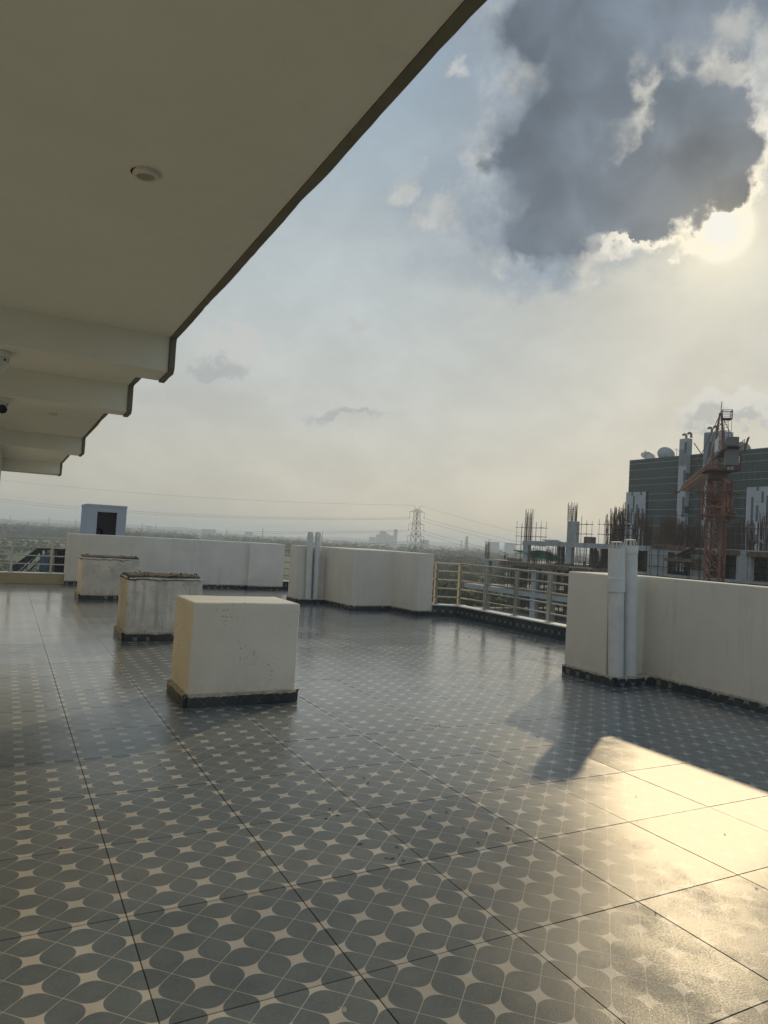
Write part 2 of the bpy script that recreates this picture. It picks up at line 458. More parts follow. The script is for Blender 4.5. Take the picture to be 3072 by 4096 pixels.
mat('glass_dark', (0.014, 0.02, 0.022), 0.2, var=0.1, spec=0.3)
mat('band_pale', (0.30, 0.33, 0.32), 0.6)
mat('panel_white', (0.41, 0.43, 0.435), 0.6, var=0.06, vscale=0.25)
mat('slot_dark', (0.085, 0.09, 0.10), 0.5)
mat('roof_grey', (0.25, 0.25, 0.25), 0.9)
mat('duct_metal', (0.15, 0.15, 0.10), 0.5, metal=0.3)
mat('dish_cream', (0.50, 0.48, 0.40), 0.7)
mat('dish_white', (0.60, 0.62, 0.61), 0.7)
mat('pylon_steel', (0.085, 0.078, 0.068), 0.7, metal=0.2)
mat('cable', (0.06, 0.058, 0.052), 0.7)
mat('far_wall', (0.42, 0.40, 0.37), 0.9, var=0.35, vscale=0.02)
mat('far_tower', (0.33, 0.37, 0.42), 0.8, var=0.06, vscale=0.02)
mat('far_window', (0.16, 0.19, 0.23), 0.4)
mat('bark', (0.07, 0.052, 0.038), 0.95, var=0.3, vscale=2)
mat('leaf', (0.052, 0.076, 0.030), 0.8, var=0.40, vscale=0.30, spec=0.25)
mat('leaf_olive', (0.072, 0.084, 0.034), 0.8, var=0.35, vscale=0.25, spec=0.25)
mat('leaf_far', (0.036, 0.060, 0.030), 0.85, var=0.45, vscale=0.06, spec=0.2)
mat('grass', (0.055, 0.085, 0.032), 0.95, var=0.45, vscale=0.012, dirt=(0.13, 0.125, 0.075), dscale=0.009, drange=(0.54, 0.66))
mat('soil', (0.22, 0.19, 0.14), 0.95, var=0.2, vscale=0.05)
mat('skin', (0.13, 0.075, 0.05), 0.6)
mat('cloth_white', (0.55, 0.55, 0.52), 0.9)
mat('cloth_dark', (0.035, 0.035, 0.04), 0.9)
mat('cloth_blue', (0.11, 0.17, 0.21), 0.9)
mat('helmet_white', (0.7, 0.7, 0.68), 0.4)
mat('hill_soil', (0.10, 0.11, 0.085), 0.95, var=0.3, vscale=0.01)


# ------------------------------------------------------------------ mesh helpers
class MB:
    """collects boxes, tubes, prisms; build() links them as one mesh object"""
    def __init__(s):
        s.v, s.f, s.uv, s.sm = [], [], [], []

    def quad(s, pts, uv=None):
        i = len(s.v)
        s.v += [tuple(p) for p in pts]
        s.f.append(tuple(range(i, i + len(pts))))
        s.uv.append(uv)
        s.sm.append(False)
        return s

    def box(s, x0, y0, z0, x1, y1, z1):
        i = len(s.v)
        s.v += [(x, y, z) for z in (z0, z1) for y in (y0, y1) for x in (x0, x1)]
        for q in ((0, 2, 3, 1), (4, 5, 7, 6), (0, 1, 5, 4), (2, 6, 7, 3), (0, 4, 6, 2), (1, 3, 7, 5)):
            s.f.append(tuple(i + k for k in q))
            s.uv.append(None)
            s.sm.append(False)
        return s

    def obox(s, a, b, w, h, up=Vector((0, 0, 1))):
        """beam of section w x h from a to b"""
        a, b = Vector(a), Vector(b)
        d = (b - a).normalized()
        sd = d.cross(up)
        if sd.length < 1e-4:
            sd = d.cross(Vector((1, 0, 0)))
        sd.normalize()
        u = sd.cross(d)
        i = len(s.v)
        for p in (a, b):
            for (p1, p2) in ((-1, -1), (1, -1), (1, 1), (-1, 1)):
                s.v.append(tuple(p + sd * (w / 2 * p1) + u * (h / 2 * p2)))
        for q in ((0, 3, 2, 1), (4, 5, 6, 7), (0, 1, 5, 4), (1, 2, 6, 5), (2, 3, 7, 6), (3, 0, 4, 7)):
            s.f.append(tuple(i + k for k in q))
            s.uv.append(None)
            s.sm.append(False)
        return s

    def tube(s, pts, r, n=8, cap=True, rs=None):
        pts = [Vector(p) for p in pts]
        i0 = len(s.v)
        prev = None
        for k, p in enumerate(pts):
            d = (pts[min(k + 1, len(pts) - 1)] - pts[max(k - 1, 0)]).normalized()
            if prev is None:
                a = d.orthogonal().normalized()
            else:
                a = (prev - d * prev.dot(d)).normalized()
            prev = a
            bb = d.cross(a)
            rr = rs[k] if rs else r
            for j in range(n):
                t = 2 * math.pi * j / n
                s.v.append(tuple(p + a * (rr * math.cos(t)) + bb * (rr * math.sin(t))))
        for k in range(len(pts) - 1):
            for j in range(n):
                a0 = i0 + k * n + j
                a1 = i0 + k * n + (j + 1) % n
                s.f.append((a0, a1, a1 + n, a0 + n))
                s.uv.append(None)
                s.sm.append(n > 5)
        if cap:
            s.f.append(tuple(i0 + j for j in reversed(range(n))))
            s.f.append(tuple(i0 + (len(pts) - 1) * n + j for j in range(n)))
            s.uv += [None, None]
            s.sm += [False, False]
        return s

    def lathe(s, prof, c=(0, 0, 0), n=24, axis=None):
        """profile [(r, h)] round an axis through c"""
        c = Vector(c)
        ax = Vector(axis or (0, 0, 1)).normalized()
        a = ax.orthogonal().normalized()
        b = ax.cross(a)
        i0 = len(s.v)
        for r, h in prof:
            for j in range(n):
                t = 2 * math.pi * j / n
                s.v.append(tuple(c + ax * h + a * (r * math.cos(t)) + b * (r * math.sin(t))))
        for k in range(len(prof) - 1):
            for j in range(n):
                a0 = i0 + k * n + j
                a1 = i0 + k * n + (j + 1) % n
                s.f.append((a0, a1, a1 + n, a0 + n))
                s.uv.append(None)
                s.sm.append(True)
        return s

    def prism(s, poly, d, both=True):
        """polygon (3-D points in one plane) pushed along vector d"""
        d = Vector(d)
        i = len(s.v)
        n = len(poly)
        s.v += [tuple(p) for p in poly] + [tuple(Vector(p) + d) for p in poly]
        s.f.append(tuple(range(i, i + n)))
        s.f.append(tuple(range(i + 2 * n - 1, i + n - 1, -1)))
        s.uv += [None, None]
        s.sm += [False, False]
        for k in range(n):
            k2 = (k + 1) % n
            s.f.append((i + k, i + n + k, i + n + k2, i + k2))
            s.uv.append(None)
            s.sm.append(False)
        return s

    def mesh(s, name, mname):
        me = bpy.data.meshes.new(name)
        me.from_pydata(s.v, [], s.f)
        me.materials.append(MATS[mname])
        if any(u is not None for u in s.uv):
            ul = me.uv_layers.new(name='UVMap')
            k = 0
            for fi, fc in enumerate(s.f):
                for j in range(len(fc)):
                    ul.data[k].uv = s.uv[fi][j] if s.uv[fi] else (0.075, 0.0)
                    k += 1
        me.polygons.foreach_set('use_smooth', s.sm)
        me.validate()
        me.update()
        bm = bmesh.new()
        bm.from_mesh(me)
        bmesh.ops.recalc_face_normals(bm, faces=bm.faces)
        bm.to_mesh(me)
        bm.free()
        if any(s.sm):
            me.set_sharp_from_angle(angle=R_(38))
        return me

    def build(s, name, mname, parent=None, bevel=0.0, seg=2):
        o = bpy.data.objects.new(name, s.mesh(name, mname))
        COL.objects.link(o)
        if parent:
            o.parent = parent
            o.matrix_parent_inverse = Matrix.Identity(4)
            o.location = -parent.location if parent.parent is None and parent.type == 'EMPTY' else (0, 0, 0)
        if bevel:
            bv = o.modifiers.new('bevel', 'BEVEL')
            bv.width = bevel
            bv.segments = seg
            bv.limit_method = 'ANGLE'
        return o


def tag(o, label, cat, group=None, kind=None):
    if label:
        o['label'] = label
    if cat:
        o['category'] = cat
    if group:
        o['group'] = group
    if kind:
        o['kind'] = kind
    return o


def thing(name, label, cat, loc=(0, 0, 0), group=None):
    o = bpy.data.objects.new(name, None)
    o.location = loc
    o.empty_display_size = 0.2
    COL.objects.link(o)
    return tag(o, label, cat, group)


def struct(o):
    o['kind'] = 'structure'
    return o


def stuff(o):
    o['kind'] = 'stuff'
    return o


def copy_tree(o, parent=None):
    c = o.copy()
    COL.objects.link(c)
    if parent:
        c.parent = parent
        c.matrix_parent_inverse = o.matrix_parent_inverse.copy()
    for ch in list(o.children):
        copy_tree(ch, c)
    return c


def instance(name, me, parent, loc):
    o = bpy.data.objects.new(name, me)
    COL.objects.link(o)
    o.parent = parent
    o.location = Vector(loc) - (parent.location if parent.type == 'EMPTY' else Vector((0, 0, 0)))
    return o


GZ = -25.0                    # the plain lies 25 m below the terrace
HALF = 6500.0

# ------------------------------------------------------------------ ground and haze
gm = MB()
N = 40
cx = Vector((0, 0, 0))
rings = [0, 60, 150, 300, 600, 1000, 1600, 2400, 3400, 4600, 5600, HALF]
for i in range(len(rings) - 1):
    for j in range(48):
        a0, a1 = 2 * math.pi * j / 48, 2 * math.pi * (j + 1) / 48
        r0, r1 = rings[i], rings[i + 1]
        p = [(r0 * math.sin(a0), r0 * math.cos(a0), GZ), (r1 * math.sin(a0), r1 * math.cos(a0), GZ),
             (r1 * math.sin(a1), r1 * math.cos(a1), GZ), (r0 * math.sin(a1), r0 * math.cos(a1), GZ)]
        if r0 == 0:
            p = p[1:] if False else [p[0], p[1], p[2]]
        gm.quad(p)
struct(gm.build('ground', 'grass'))
hz = MB().box(-HALF - 90, -HALF - 90, GZ - 1.2, HALF + 90, HALF + 90, 62)
hm = bpy.data.materials.new('haze_air')
hm.use_nodes = True
hm.node_tree.nodes.clear()
h = G(hm.node_tree)
ho = h.n('ShaderNodeOutputMaterial')
hv = h.n('ShaderNodeVolumePrincipled')
hv.inputs['Color'].default_value = (0.78, 0.88, 1.0, 1)
hv.inputs['Density'].default_value = 0.00036
hv.inputs['Anisotropy'].default_value = 0.25
hm.node_tree.links.new(hv.outputs[0], ho.inputs['Volume'])
MATS['haze_air'] = hm
stuff(hz.build('haze', 'haze_air'))

# ------------------------------------------------------------------ terrace floor
T = 0.6
X_MIN, X_MAX, Y_MIN, Y_MAX = -2.7, 5.70, -6.0, 14.10
fb = MB().box(-2.72, Y_MIN, -0.30, 5.95, 14.4, -0.0034)
floor = struct(fb.build('terrace_floor', 'grout'))
GAP = 0.0032


def tile_mesh(x0, y0, x1, y1):
    a, b = GAP / 2, 0.0012
    m = MB()
    z0, z1, z2 = -0.012, -b, 0.0
    X0, X1, Y0, Y1 = x0 + a, x1 - a, y0 + a, y1 - a
    c0 = [(X0, Y0), (X1, Y0), (X1, Y1), (X0, Y1)]
    c1 = [(X0 + b, Y0 + b), (X1 - b, Y0 + b), (X1 - b, Y1 - b), (X0 + b, Y1 - b)]
    m.quad([(x, y, z2) for x, y in c1], c1)
    for k in range(4):
        k2 = (k + 1) % 4
        m.quad([(*c0[k], z1), (*c0[k2], z1), (*c1[k2], z2), (*c1[k], z2)], [c0[k], c0[k2], c1[k2], c1[k]])
        m.quad([(*c0[k], z0), (*c0[k2], z0), (*c0[k2], z1), (*c0[k], z1)], [c0[k], c0[k2], c0[k2], c0[k]])
    return m


TILE = tile_mesh(0, 0, T, T).mesh('tile', 'floor_tile')


def seen(x, y):
    d = Vector((x, y, 0)) - CAM
    z = d.dot(_F)
    if z < 0.3:
        return 0
    px, py = 1536 + F_PX * d.dot(RIGHT) / z, 2048 - F_PX * d.dot(UP) / z
    if -500 < px < 3600 and 2000 < py < 4700:
        return 1 / z
    return 0


cells = []
i0, i1 = math.floor(X_MIN / T), math.ceil(X_MAX / T)
j0, j1 = math.floor(Y_MIN / T), math.ceil(Y_MAX / T)
for i in range(i0, i1):
    for j in range(j0, j1):
        xa, xb = max(i * T, X_MIN), min((i + 1) * T, X_MAX + 0.1)
        ya, yb = max(j * T, Y_MIN), min((j + 1) * T, Y_MAX)
        if xb - xa > 0.02 and yb - ya > 0.02:
            cells.append((seen((xa + xb) / 2, (ya + yb) / 2), i, j, xa, ya, xb, yb))
cells.sort(key=lambda c: -c[0])
rest = MB()
cnt = 0
for s_, i, j, xa, ya, xb, yb in cells:
    full = xb - xa > T - 1e-3 and yb - ya > T - 1e-3
    tilt = random.uniform(-0.0003, 0.0005)
    if s_ > 0 and cnt < 298:
        cnt += 1
        if full:
            o = instance('tile', TILE, floor, (xa, ya, tilt))
            o.rotation_euler = (random.uniform(-0.0010, 0.0010), random.uniform(-0.0010, 0.0010), 0)
        else:
            o = tile_mesh(xa - i * T, ya - j * T, xb - i * T, yb - j * T).build('tile', 'floor_tile', floor)
            o.location = (i * T, j * T, tilt)
    else:
        m = tile_mesh(xa - i * T, ya - j * T, xb - i * T, yb - j * T)
        k = len(rest.v)
        rest.v += [(x + i * T, y + j * T, z) for x, y, z in m.v]
        rest.f += [tuple(k + q for q in f) for f in m.f]
        rest.uv += m.uv
        rest.sm += m.sm
stuff(rest.build('far_tiles', 'floor_tile', floor))


# skirting of cut floor tiles along a run of points at floor level
def skirting(parent, pts, hgt=0.088, thick=0.022, mname='skirt_tile', paint='mortar_pale', left=True, drips=True):
    """pts walks along the wall with the terrace on its right-hand side"""
    for a, b in zip(pts[:-1], pts[1:]):
        a, b = Vector((*a, 0)), Vector((*b, 0))
        d = (b - a)
        L = d.length
        d.normalize()
        nrm = Vector((d.y, -d.x, 0))
        s = -thick * 0.0
        first = random.uniform(0.25, 0.58)
        cuts = [0]
        while cuts[-1] + 0.08 < L:
            cuts.append(min(L, cuts[-1] + (first if len(cuts) == 1 else 0.6)))
        if cuts[-1] < L:
            cuts[-1] = L
        for c0, c1 in zip(cuts[:-1], cuts[1:]):
            if c1 - c0 < 0.02:
                continue
            uo, vo = random.uniform(0, 0.15), random.uniform(0.0, 0.15)
            hh = hgt + random.uniform(-0.006, 0.006)
            th = thick + random.uniform(-0.002, 0.003)
            e0 = c0 + (0.0015 if c0 > 0 else 0.0)
            e1 = c1 - (0.0015 if c1 < L else 0.0)
            m = MB()
            p0, p1 = a + d * e0, a + d * e1
            q0, q1 = p0 + nrm * th, p1 + nrm * th
            if c0 == 0:
                q0 = q0 - d * 0.0
            z = Vector((0, 0, hh))
            b0 = Vector((0, 0, 0.002))
            m.quad([q0 + b0, q1 + b0, q1 + z, q0 + z], [(uo + e0, vo), (uo + e1, vo), (uo + e1, vo + hh), (uo + e0, vo + hh)])
            m.quad([p0 + z, q0 + z, q1 + z, p1 + z], [(uo, vo)] * 4)
            m.quad([p0 + b0, p0 + z, q0 + z, q0 + b0][::-1], [(uo + e0, vo + .1), (uo + e0, vo), (uo + e0 + th, vo), (uo + e0 + th, vo + .1)])
            m.quad([p1 + b0, q1 + b0, q1 + z, p1 + z][::-1], [(uo + e0, vo + .1), (uo + e0 + th, vo + .1), (uo + e0 + th, vo), (uo + e0, vo)])
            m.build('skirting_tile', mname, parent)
        # rough bead of wall paint and mortar where plaster meets tile
        if drips:
            m = MB()
            n = max(6, int(L / 0.018))
            top, bot = [], []
            for k in range(n + 1):
                t = L * k / n
                w = noise.noise(Vector((t * 6 + a.x * 3, a.y * 5, 1.7)))
                w2 = noise.noise(Vector((t * 34 + a.x, a.y * 9, 4.7)))
                drop = 0.012 + max(0, w) * 0.016 + max(0, w2) * 0.012
                if random.random() < 0.03:
                    drop += random.uniform(0.01, 0.04)
                base = a + d * t
                top.append(base + Vector((0, 0, hgt + 0.010 + 0.006 * w)))
                bot.append(base + nrm * (thick + 0.0055) + Vector((0, 0, hgt + 0.004 - drop)))
                top[-1] += nrm * 0.003
            mid = [Vector((q.x, q.y, hgt + 0.008)) for q in bot]
            for k in range(n):
                m.quad([bot[k], bot[k + 1], mid[k + 1], mid[k]])
                m.quad([mid[k], mid[k + 1], top[k + 1], top[k]])
            m.build('mortar_bead', paint, parent)


# ------------------------------------------------------------------ parapet walls
WALL_H = 1.115


def wall_block(name, mname, parent, poly, z0, z1, bevel=0.012):
    m = MB()
    m.prism([(x, y, z0) for x, y in poly], (0, 0, z1 - z0))
    return m.build(name, mname, parent, bevel=bevel, seg=3)


# right wall with a pier
wr = thing('parapet_wall', 'long cream parapet wall with an end pier, pair of white pipes before its corner', 'wall', (4.4, 2.0, 0))
wall_block('wall_body', 'plaster_cream', wr, [(4.40, -6.0), (4.40, 2.665), (4.40, 2.80), (3.865, 2.80), (3.865, 3.40), (4.63, 3.40), (4.63, -6.0)], 0, WALL_H)
wall_block('pipe_plinth', 'mortar_pale', wr, [(3.868, 2.655), (4.398, 2.655), (4.398, 2.798), (3.868, 2.798)], 0, 0.082, 0.004)
skirting(wr, [(3.865, 3.40), (3.865, 2.655), (4.40, 2.655), (4.40, -6.0)])

# middle wall, stepping out in two places
wm = thing('parapet_wall', 'cream parapet wall with stepped corners behind two grey vent pipes', 'wall', (4.4, 9.8, 0))
wall_block('wall_body', 'plaster_cream', wm, [(3.50, 11.10), (3.50, 10.70), (4.10, 10.70), (4.13, 9.40), (4.97, 9.44), (5.06, 8.585), (5.39, 8.60), (5.39, 11.10)], 0, 1.135)
wall_block('pipe_plinth', 'mortar_pale', wm, [(3.503, 10.56), (4.098, 10.56), (4.098, 10.698), (3.503, 10.698)], 0, 0.082, 0.004)
skirting(wm, [(3.50, 11.10), (3.50, 10.56), (4.10, 10.56), (4.13, 9.40), (4.97, 9.44), (5.06, 8.585), (5.39, 8.60)])

# far wall with a pilaster at its end
wl = thing('parapet_wall', 'pale grey parapet wall at the far end behind the weathered blocks', 'wall', (1.5, 13.9, 0))
wall_block('wall_body', 'plaster_white', wl, [(-0.47, 13.98), (3.46, 13.78), (3.46, 13.66), (4.31, 13.62), (4.31, 14.25), (-0.47, 14.25)], 0, 1.10)
skirting(wl, [(-0.47, 13.98), (3.46, 13.78), (3.46, 13.66), (4.31, 13.62)])
m = MB()
m.quad([(0.9, 13.9047, 0.55), (2.5, 13.8233, 0.50), (2.7, 13.8130, 0.86), (1.0, 13.8996, 0.93)])

# ------------------------------------------------------------------ rendered blocks on the terrace
def rough_box(name, mname, parent, x0, y0, x1, y1, z0, z1, amp, cuts=14, keep_top=True, seed=0.0):
    bm = bmesh.new()
    bmesh.ops.create_cube(bm, size=1)
    bmesh.ops.bevel(bm, geom=bm.edges[:], offset=0.022, segments=3, affect='EDGES', profile=0.6)
    bmesh.ops.subdivide_edges(bm, edges=[e for e in bm.edges if e.calc_length() > 0.3], cuts=cuts, use_grid_fill=True)
    for v in bm.verts:
        p = Vector((x0 + (v.co.x + .5) * (x1 - x0), y0 + (v.co.y + .5) * (y1 - y0), z0 + (v.co.z + .5) * (z1 - z0)))
        n1 = noise.noise_vector(p * 3.1 + Vector((seed, 0, 0))) + noise.noise_vector(p * 9.0 + Vector((seed, 3, 0))) * 0.4
        v.co = p + n1 * amp
    me = bpy.data.meshes.new(name)
    bm.to_mesh(me)
    bm.free()
    me.polygons.foreach_set('use_smooth', [True] * len(me.polygons))
    me.materials.append(MATS[mname])
    o = bpy.data.objects.new(name, me)
    COL.objects.link(o)
    o.parent = parent
    o.location = -parent.location
    return o


def broken_top(parent, x0, y0, x1, y1, z, seed):
    """crumbled mortar bed, with a ragged lip hanging over the plaster"""
    nx, ny = 34, 20
    m = MB()

    def pt(i, j):
        x = x0 + (x1 - x0) * i / nx
        y = y0 + (y1 - y0) * j / ny
        h_ = 0.006 + 0.018 * abs(noise.noise(Vector((x * 9 + seed, y * 9, 0)))) + 0.010 * max(0, noise.noise(Vector((x * 30, y * 30 + seed, 2))))
        e = min(i, nx - i, j, ny - j)
        if e == 0:
            h_ = -0.034 - 0.040 * max(0, noise.noise(Vector((x * 11 + seed, y * 11, 5)))) - 0.012 * random.random()
            cxx, cyy = (x0 + x1) / 2, (y0 + y1) / 2
            x += 0.011 * (1 if i == nx else -1 if i == 0 else 0)
            y += 0.011 * (1 if j == ny else -1 if j == 0 else 0)
        return Vector((x, y, z + h_))
    P = [[pt(i, j) for j in range(ny + 1)] for i in range(nx + 1)]
    for i in range(nx):
        for j in range(ny):
            m.quad([P[i][j], P[i + 1][j], P[i + 1][j + 1], P[i][j + 1]])
    for _ in range(9):
        c = Vector((random.uniform(x0 + .02, x1 - .02), random.uniform(y0 + .02, y1 - .02), z + 0.025))
        r = random.uniform(0.006, 0.020)
        k = len(m.v)
        q = [Vector((random.uniform(-1, 1), random.uniform(-1, 1), random.uniform(-.5, 1))) for _ in range(6)]
        vs = [c + Vector(v) * r + q[n_] * r * 0.35 for n_, v in enumerate([(1, 0, 0), (-1, 0, 0), (0, 1, 0), (0, -1, 0), (0, 0, 1), (0, 0, -1)])]
        m.v += [tuple(v) for v in vs]
        for f in ((0, 2, 4), (2, 1, 4), (1, 3, 4), (3, 0, 4), (2, 0, 5), (1, 2, 5), (3, 1, 5), (0, 3, 5)):
            m.f.append(tuple(k + a for a in f))
            m.uv.append(None)
            m.sm.append(False)
    return m.build('broken_top', 'mortar_top', parent)


def pedestal(label, x0, y0, x1, y1, z1, mname, worn, seed):
    t = thing('rendered_block', label, 'block', ((x0 + x1) / 2, (y0 + y1) / 2, 0), 'rendered blocks on the terrace')
    rough_box('block_body', mname, t, x0, y0, x1, y1, 0.0, z1, 0.010 if worn else 0.004, seed=seed)
    skirting(t, [(x0, y1), (x0, y0), (x1, y0), (x1, y1), (x0, y1)], hgt=0.086, thick=0.028)
    if worn:
        broken_top(t, x0 + 0.004, y0 + 0.004, x1 - 0.004, y1 - 0.004, z1 + 0.014, seed)
    return t


pedestal('smooth cream plastered block with a clean flat top, tiled skirting', -0.365, 2.85, 0.50, 3.45, 0.785, 'plaster_box', False, 0.0)
pedestal('stained white block with a dark crumbling mortar top, behind the smooth cream block', -0.355, 6.14, 0.52, 6.78, 0.735, 'plaster_worn', True, 11.0)
pedestal('small stained white block standing before the far grey parapet', -0.42, 10.87, 0.55, 11.62, 0.735, 'plaster_worn', True, 27.0)

# ------------------------------------------------------------------ vent pipes
def vent_pipe(label, base, top, r, group, coupling=None):
    t = thing('vent_pipe', label, 'pipe', base, group)
    b, e = Vector(base), Vector(top)
    d = (e - b).normalized()
    L = (e - b).length
    cap_h = 0.075
    prof_t = [(r * 0.98, 0), (r * 0.98, L - cap_h - 0.075), (r * 1.06, L - cap_h - 0.072), (r * 1.06, L - cap_h), (r * 0.9, L - cap_h + 0.002)]
    MB().lathe(prof_t, b, 28, d).build('pipe_shaft', 'pipe_paint', t)
    if coupling:
        c0, c1 = coupling
        MB().lathe([(r * 0.99, c0 - 0.001), (r * 1.12, c0), (r * 1.12, c1 - 0.006), (r * 1.06, c1), (r * 1.06, L - cap_h - 0.07)], b, 28, d).build('pipe_coupling', 'pipe_paint', t)
    # slotted cowl: lid, base ring and ribs with daylight between
    m = MB()
    c = b + d * (L - cap_h)
    m.lathe([(0.0, cap_h), (r * 0.68, cap_h), (r * 0.74, cap_h - 0.006), (r * 0.74, cap_h - 0.012), (r * 0.66, cap_h - 0.012), (0, cap_h - 0.010)], c, 24, d)
    m.lathe([(r * 0.98, 0.0), (r * 0.98, 0.008), (r * 0.88, 0.008), (r * 0.88, 0.0)], c, 24, d)
    a = d.orthogonal().normalized()
    q = d.cross(a)
    for k in range(10):
        th = 2 * math.pi * k / 10
        o_ = a * math.cos(th) + q * math.sin(th)
        m.obox(c + o_ * (r * 0.93) + d * 0.005, c + o_ * (r * 0.70) + d * (cap_h - 0.008), 0.013, 0.007, up=o_)
    m.build('slotted_cowl', 'pipe_cap', t)
    return t


gC, gB = 'white vent pipes at the corner of the right wall', 'grey vent pipes at the middle wall'
vent_pipe('white vent pipe with a wide coupling halfway up, nearest the wall pier', (3.955, 2.735, 0.081), (3.885, 2.735, 1.462), 0.079, gC, (0.87, 1.02))
vent_pipe('white vent pipe without a coupling, between its jointed twin and the long cream wall', (4.135, 2.725, 0.081), (4.065, 2.725, 1.495), 0.076, gC)
vent_pipe('grey vent pipe closest to the narrow pier of the stepped wall', (3.755, 10.62, 0.081), (3.72, 10.62, 1.415), 0.062, gB)
vent_pipe('grey vent pipe standing clear of the pier, beside the broad face of the stepped wall', (3.91, 10.62, 0.081), (3.885, 10.62, 1.42), 0.062, gB)

# ------------------------------------------------------------------ kerbs and steel railings
def kerb(label, pts, hgt, mname, width=0.17, top='marble_top'):
    """low kerb faced with tiles, pts walk with the terrace on the right"""
    t = thing('railing_kerb', label, 'kerb', (*pts[0], 0))
    for si, (a, b) in enumerate(zip(pts[:-1], pts[1:])):
        a, b = Vector((*a, 0)), Vector((*b, 0))
        d = b - a
        L = d.length
        d.normalize()
        n = Vector((d.y, -d.x, 0))
        e = b + d * (width + 0.018 if si < len(pts) - 2 else 0.0)
        m = MB()
        z = Vector((0, 0, hgt - 0.026 - 0.001 * si))
        m.prism([a, e, e - n * width, a - n * width], z)
        m.build('kerb_core', 'concrete', t)
        m = MB()
        k = Vector((0, 0, hgt - 0.022 + 0.0012 * si))
        ov = n * 0.022
        m.prism([a + ov + k, e + ov + k, e - n * (width + 0.02) + k, a - n * (width + 0.02) + k], (0, 0, 0.022))
        m.build('kerb_top', top, t, bevel=0.003)
        step = 0.6 if mname == 'kerb_tile' else 1.2
        c = 0.0
        off = random.uniform(0.1, 0.5)
        while c < L - 0.01:
            c1 = min(L, (c + step) if c > 0 else off if off < L else L)
            uo, vo = random.uniform(0, .15), 0.045
            m = MB()
            p0, p1 = a + d * (c + 0.002) + n * 0.001, a + d * (c1 - 0.002) + n * 0.001
            q0, q1 = p0 + n * 0.011, p1 + n * 0.011
            z0, z1 = Vector((0, 0, 0.003)), Vector((0, 0, hgt - 0.024))
            m.quad([q0 + z0, q1 + z0, q1 + z1, q0 + z1], [(uo + c, vo), (uo + c1, vo), (uo + c1, vo + hgt), (uo + c, vo + hgt)])
            m.quad([p0 + z0, q0 + z0, q0 + z1, p0 + z1], [(uo, vo)] * 4)
            m.quad([q1 + z0, p1 + z0, p1 + z1, q1 + z1], [(uo, vo)] * 4)
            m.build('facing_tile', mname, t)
            c = c1
    return t


def railing(label, pts, z0, posts, heights, top_z, ps=0.052):
    t = thing('steel_railing', label, 'railing', (*pts[0], z0), 'stainless steel railings round the terrace')
    for x, y in posts:
        m = MB()
        m.box(x - ps / 2, y - ps / 2, z0 + 0.006, x + ps / 2, y + ps / 2, top_z - 0.02)
        po = m.build('post', 'steel_rail', t, bevel=0.004)
        MB().box(x - 0.055, y - 0.055, z0 + 0.001, x + 0.055, y + 0.055, z0 + 0.010).build('base_plate', 'steel_rail', po)
    for a, b in zip(pts[:-1], pts[1:]):
        A, B = Vector((*a, 0)), Vector((*b, 0))
        for hz_ in heights:
            k = Vector((0, 0, hz_))
            m = MB()
            m.obox(A + k, B + k, 0.028, 0.024)
            m.build('rail', 'steel_rail', t, bevel=0.003)
        k = Vector((0, 0, top_z))
        MB().obox(A + k, B + k, 0.060, 0.034).build('top_rail', 'steel_rail', t, bevel=0.004)
    return t


kerb('dark star-tiled kerb with a white marble top under the long right railing', [(5.392, 8.582), (5.80, 8.38), (5.80, 3.0)], 0.213, 'kerb_tile')
railing('long steel railing turning a corner between the two cream walls', [(5.40, 8.655), (5.88, 8.45), (5.88, 3.0)], 0.213,
        [(5.47, 8.625), (5.88, 8.45)] + [(5.88, 8.45 - 0.83 * k) for k in range(1, 7)], [0.35, 0.507, 0.668, 0.828], 0.972)
kerb('beige tiled kerb at the far end beyond the canopy', [(-3.2, 14.10), (-0.47, 14.10)], 0.232, 'kerb_beige')
railing('steel railing on the beige kerb at the far end, left of the grey parapet', [(-3.2, 14.18), (-0.475, 14.18)], 0.232,
        [(-0.735 - 0.755 * k, 14.18) for k in range(4)], [0.412, 0.587, 0.762], 0.945)
kerb('short dark-tiled kerb seen in the gap between the grey and stepped walls', [(4.315, 13.80), (5.30, 13.80), (5.30, 11.12)], 0.213, 'kerb_tile')
railing('steel railing glimpsed in the narrow gap between the grey and stepped walls', [(4.315, 13.88), (5.38, 13.88), (5.38, 11.12)], 0.213,
        [(4.72, 13.88), (5.38, 13.88), (5.38, 13.05), (5.38, 12.2)], [0.35, 0.507, 0.668, 0.828], 0.972)

# ------------------------------------------------------------------ canopy over the left, with beams
CZ = 2.5
EX = lambda y: -0.872 + 0.0076 * (y + 1)       # the slab edge, not quite parallel to the joints
cy0, cy1 = -6.0, 13.62
can = thing('canopy', 'cream concrete canopy overhead with stepped beams and a dark edge', 'canopy', (-2.0, 2.0, CZ))
m = MB()
NS = 60
pts = []
for k in range(NS + 1):
    y = cy0 + (cy1 - cy0) * k / NS
    pts.append((EX(y) - 0.002, y))
for k in range(NS):
    (xa, ya), (xb, yb) = pts[k], pts[k + 1]
    m.quad([(-4.2, ya, CZ), (-4.2, yb, CZ), (xb, yb, CZ), (xa, ya, CZ)])
    m.quad([(-4.2, ya, CZ + 0.6), (xa, ya, CZ + 0.6), (xb, yb, CZ + 0.6), (-4.2, yb, CZ + 0.6)])
    m.quad([(xa, ya, CZ), (xb, yb, CZ), (xb, yb, CZ + 0.6), (xa, ya, CZ + 0.6)])
m.build('slab', 'ceiling_paint', can)
BEAMS = [(1.847, 2.162, 2.287), (3.588, 3.83, 2.276), (7.945, 8.46, 2.294), (12.948, 13.592, 2.283)]
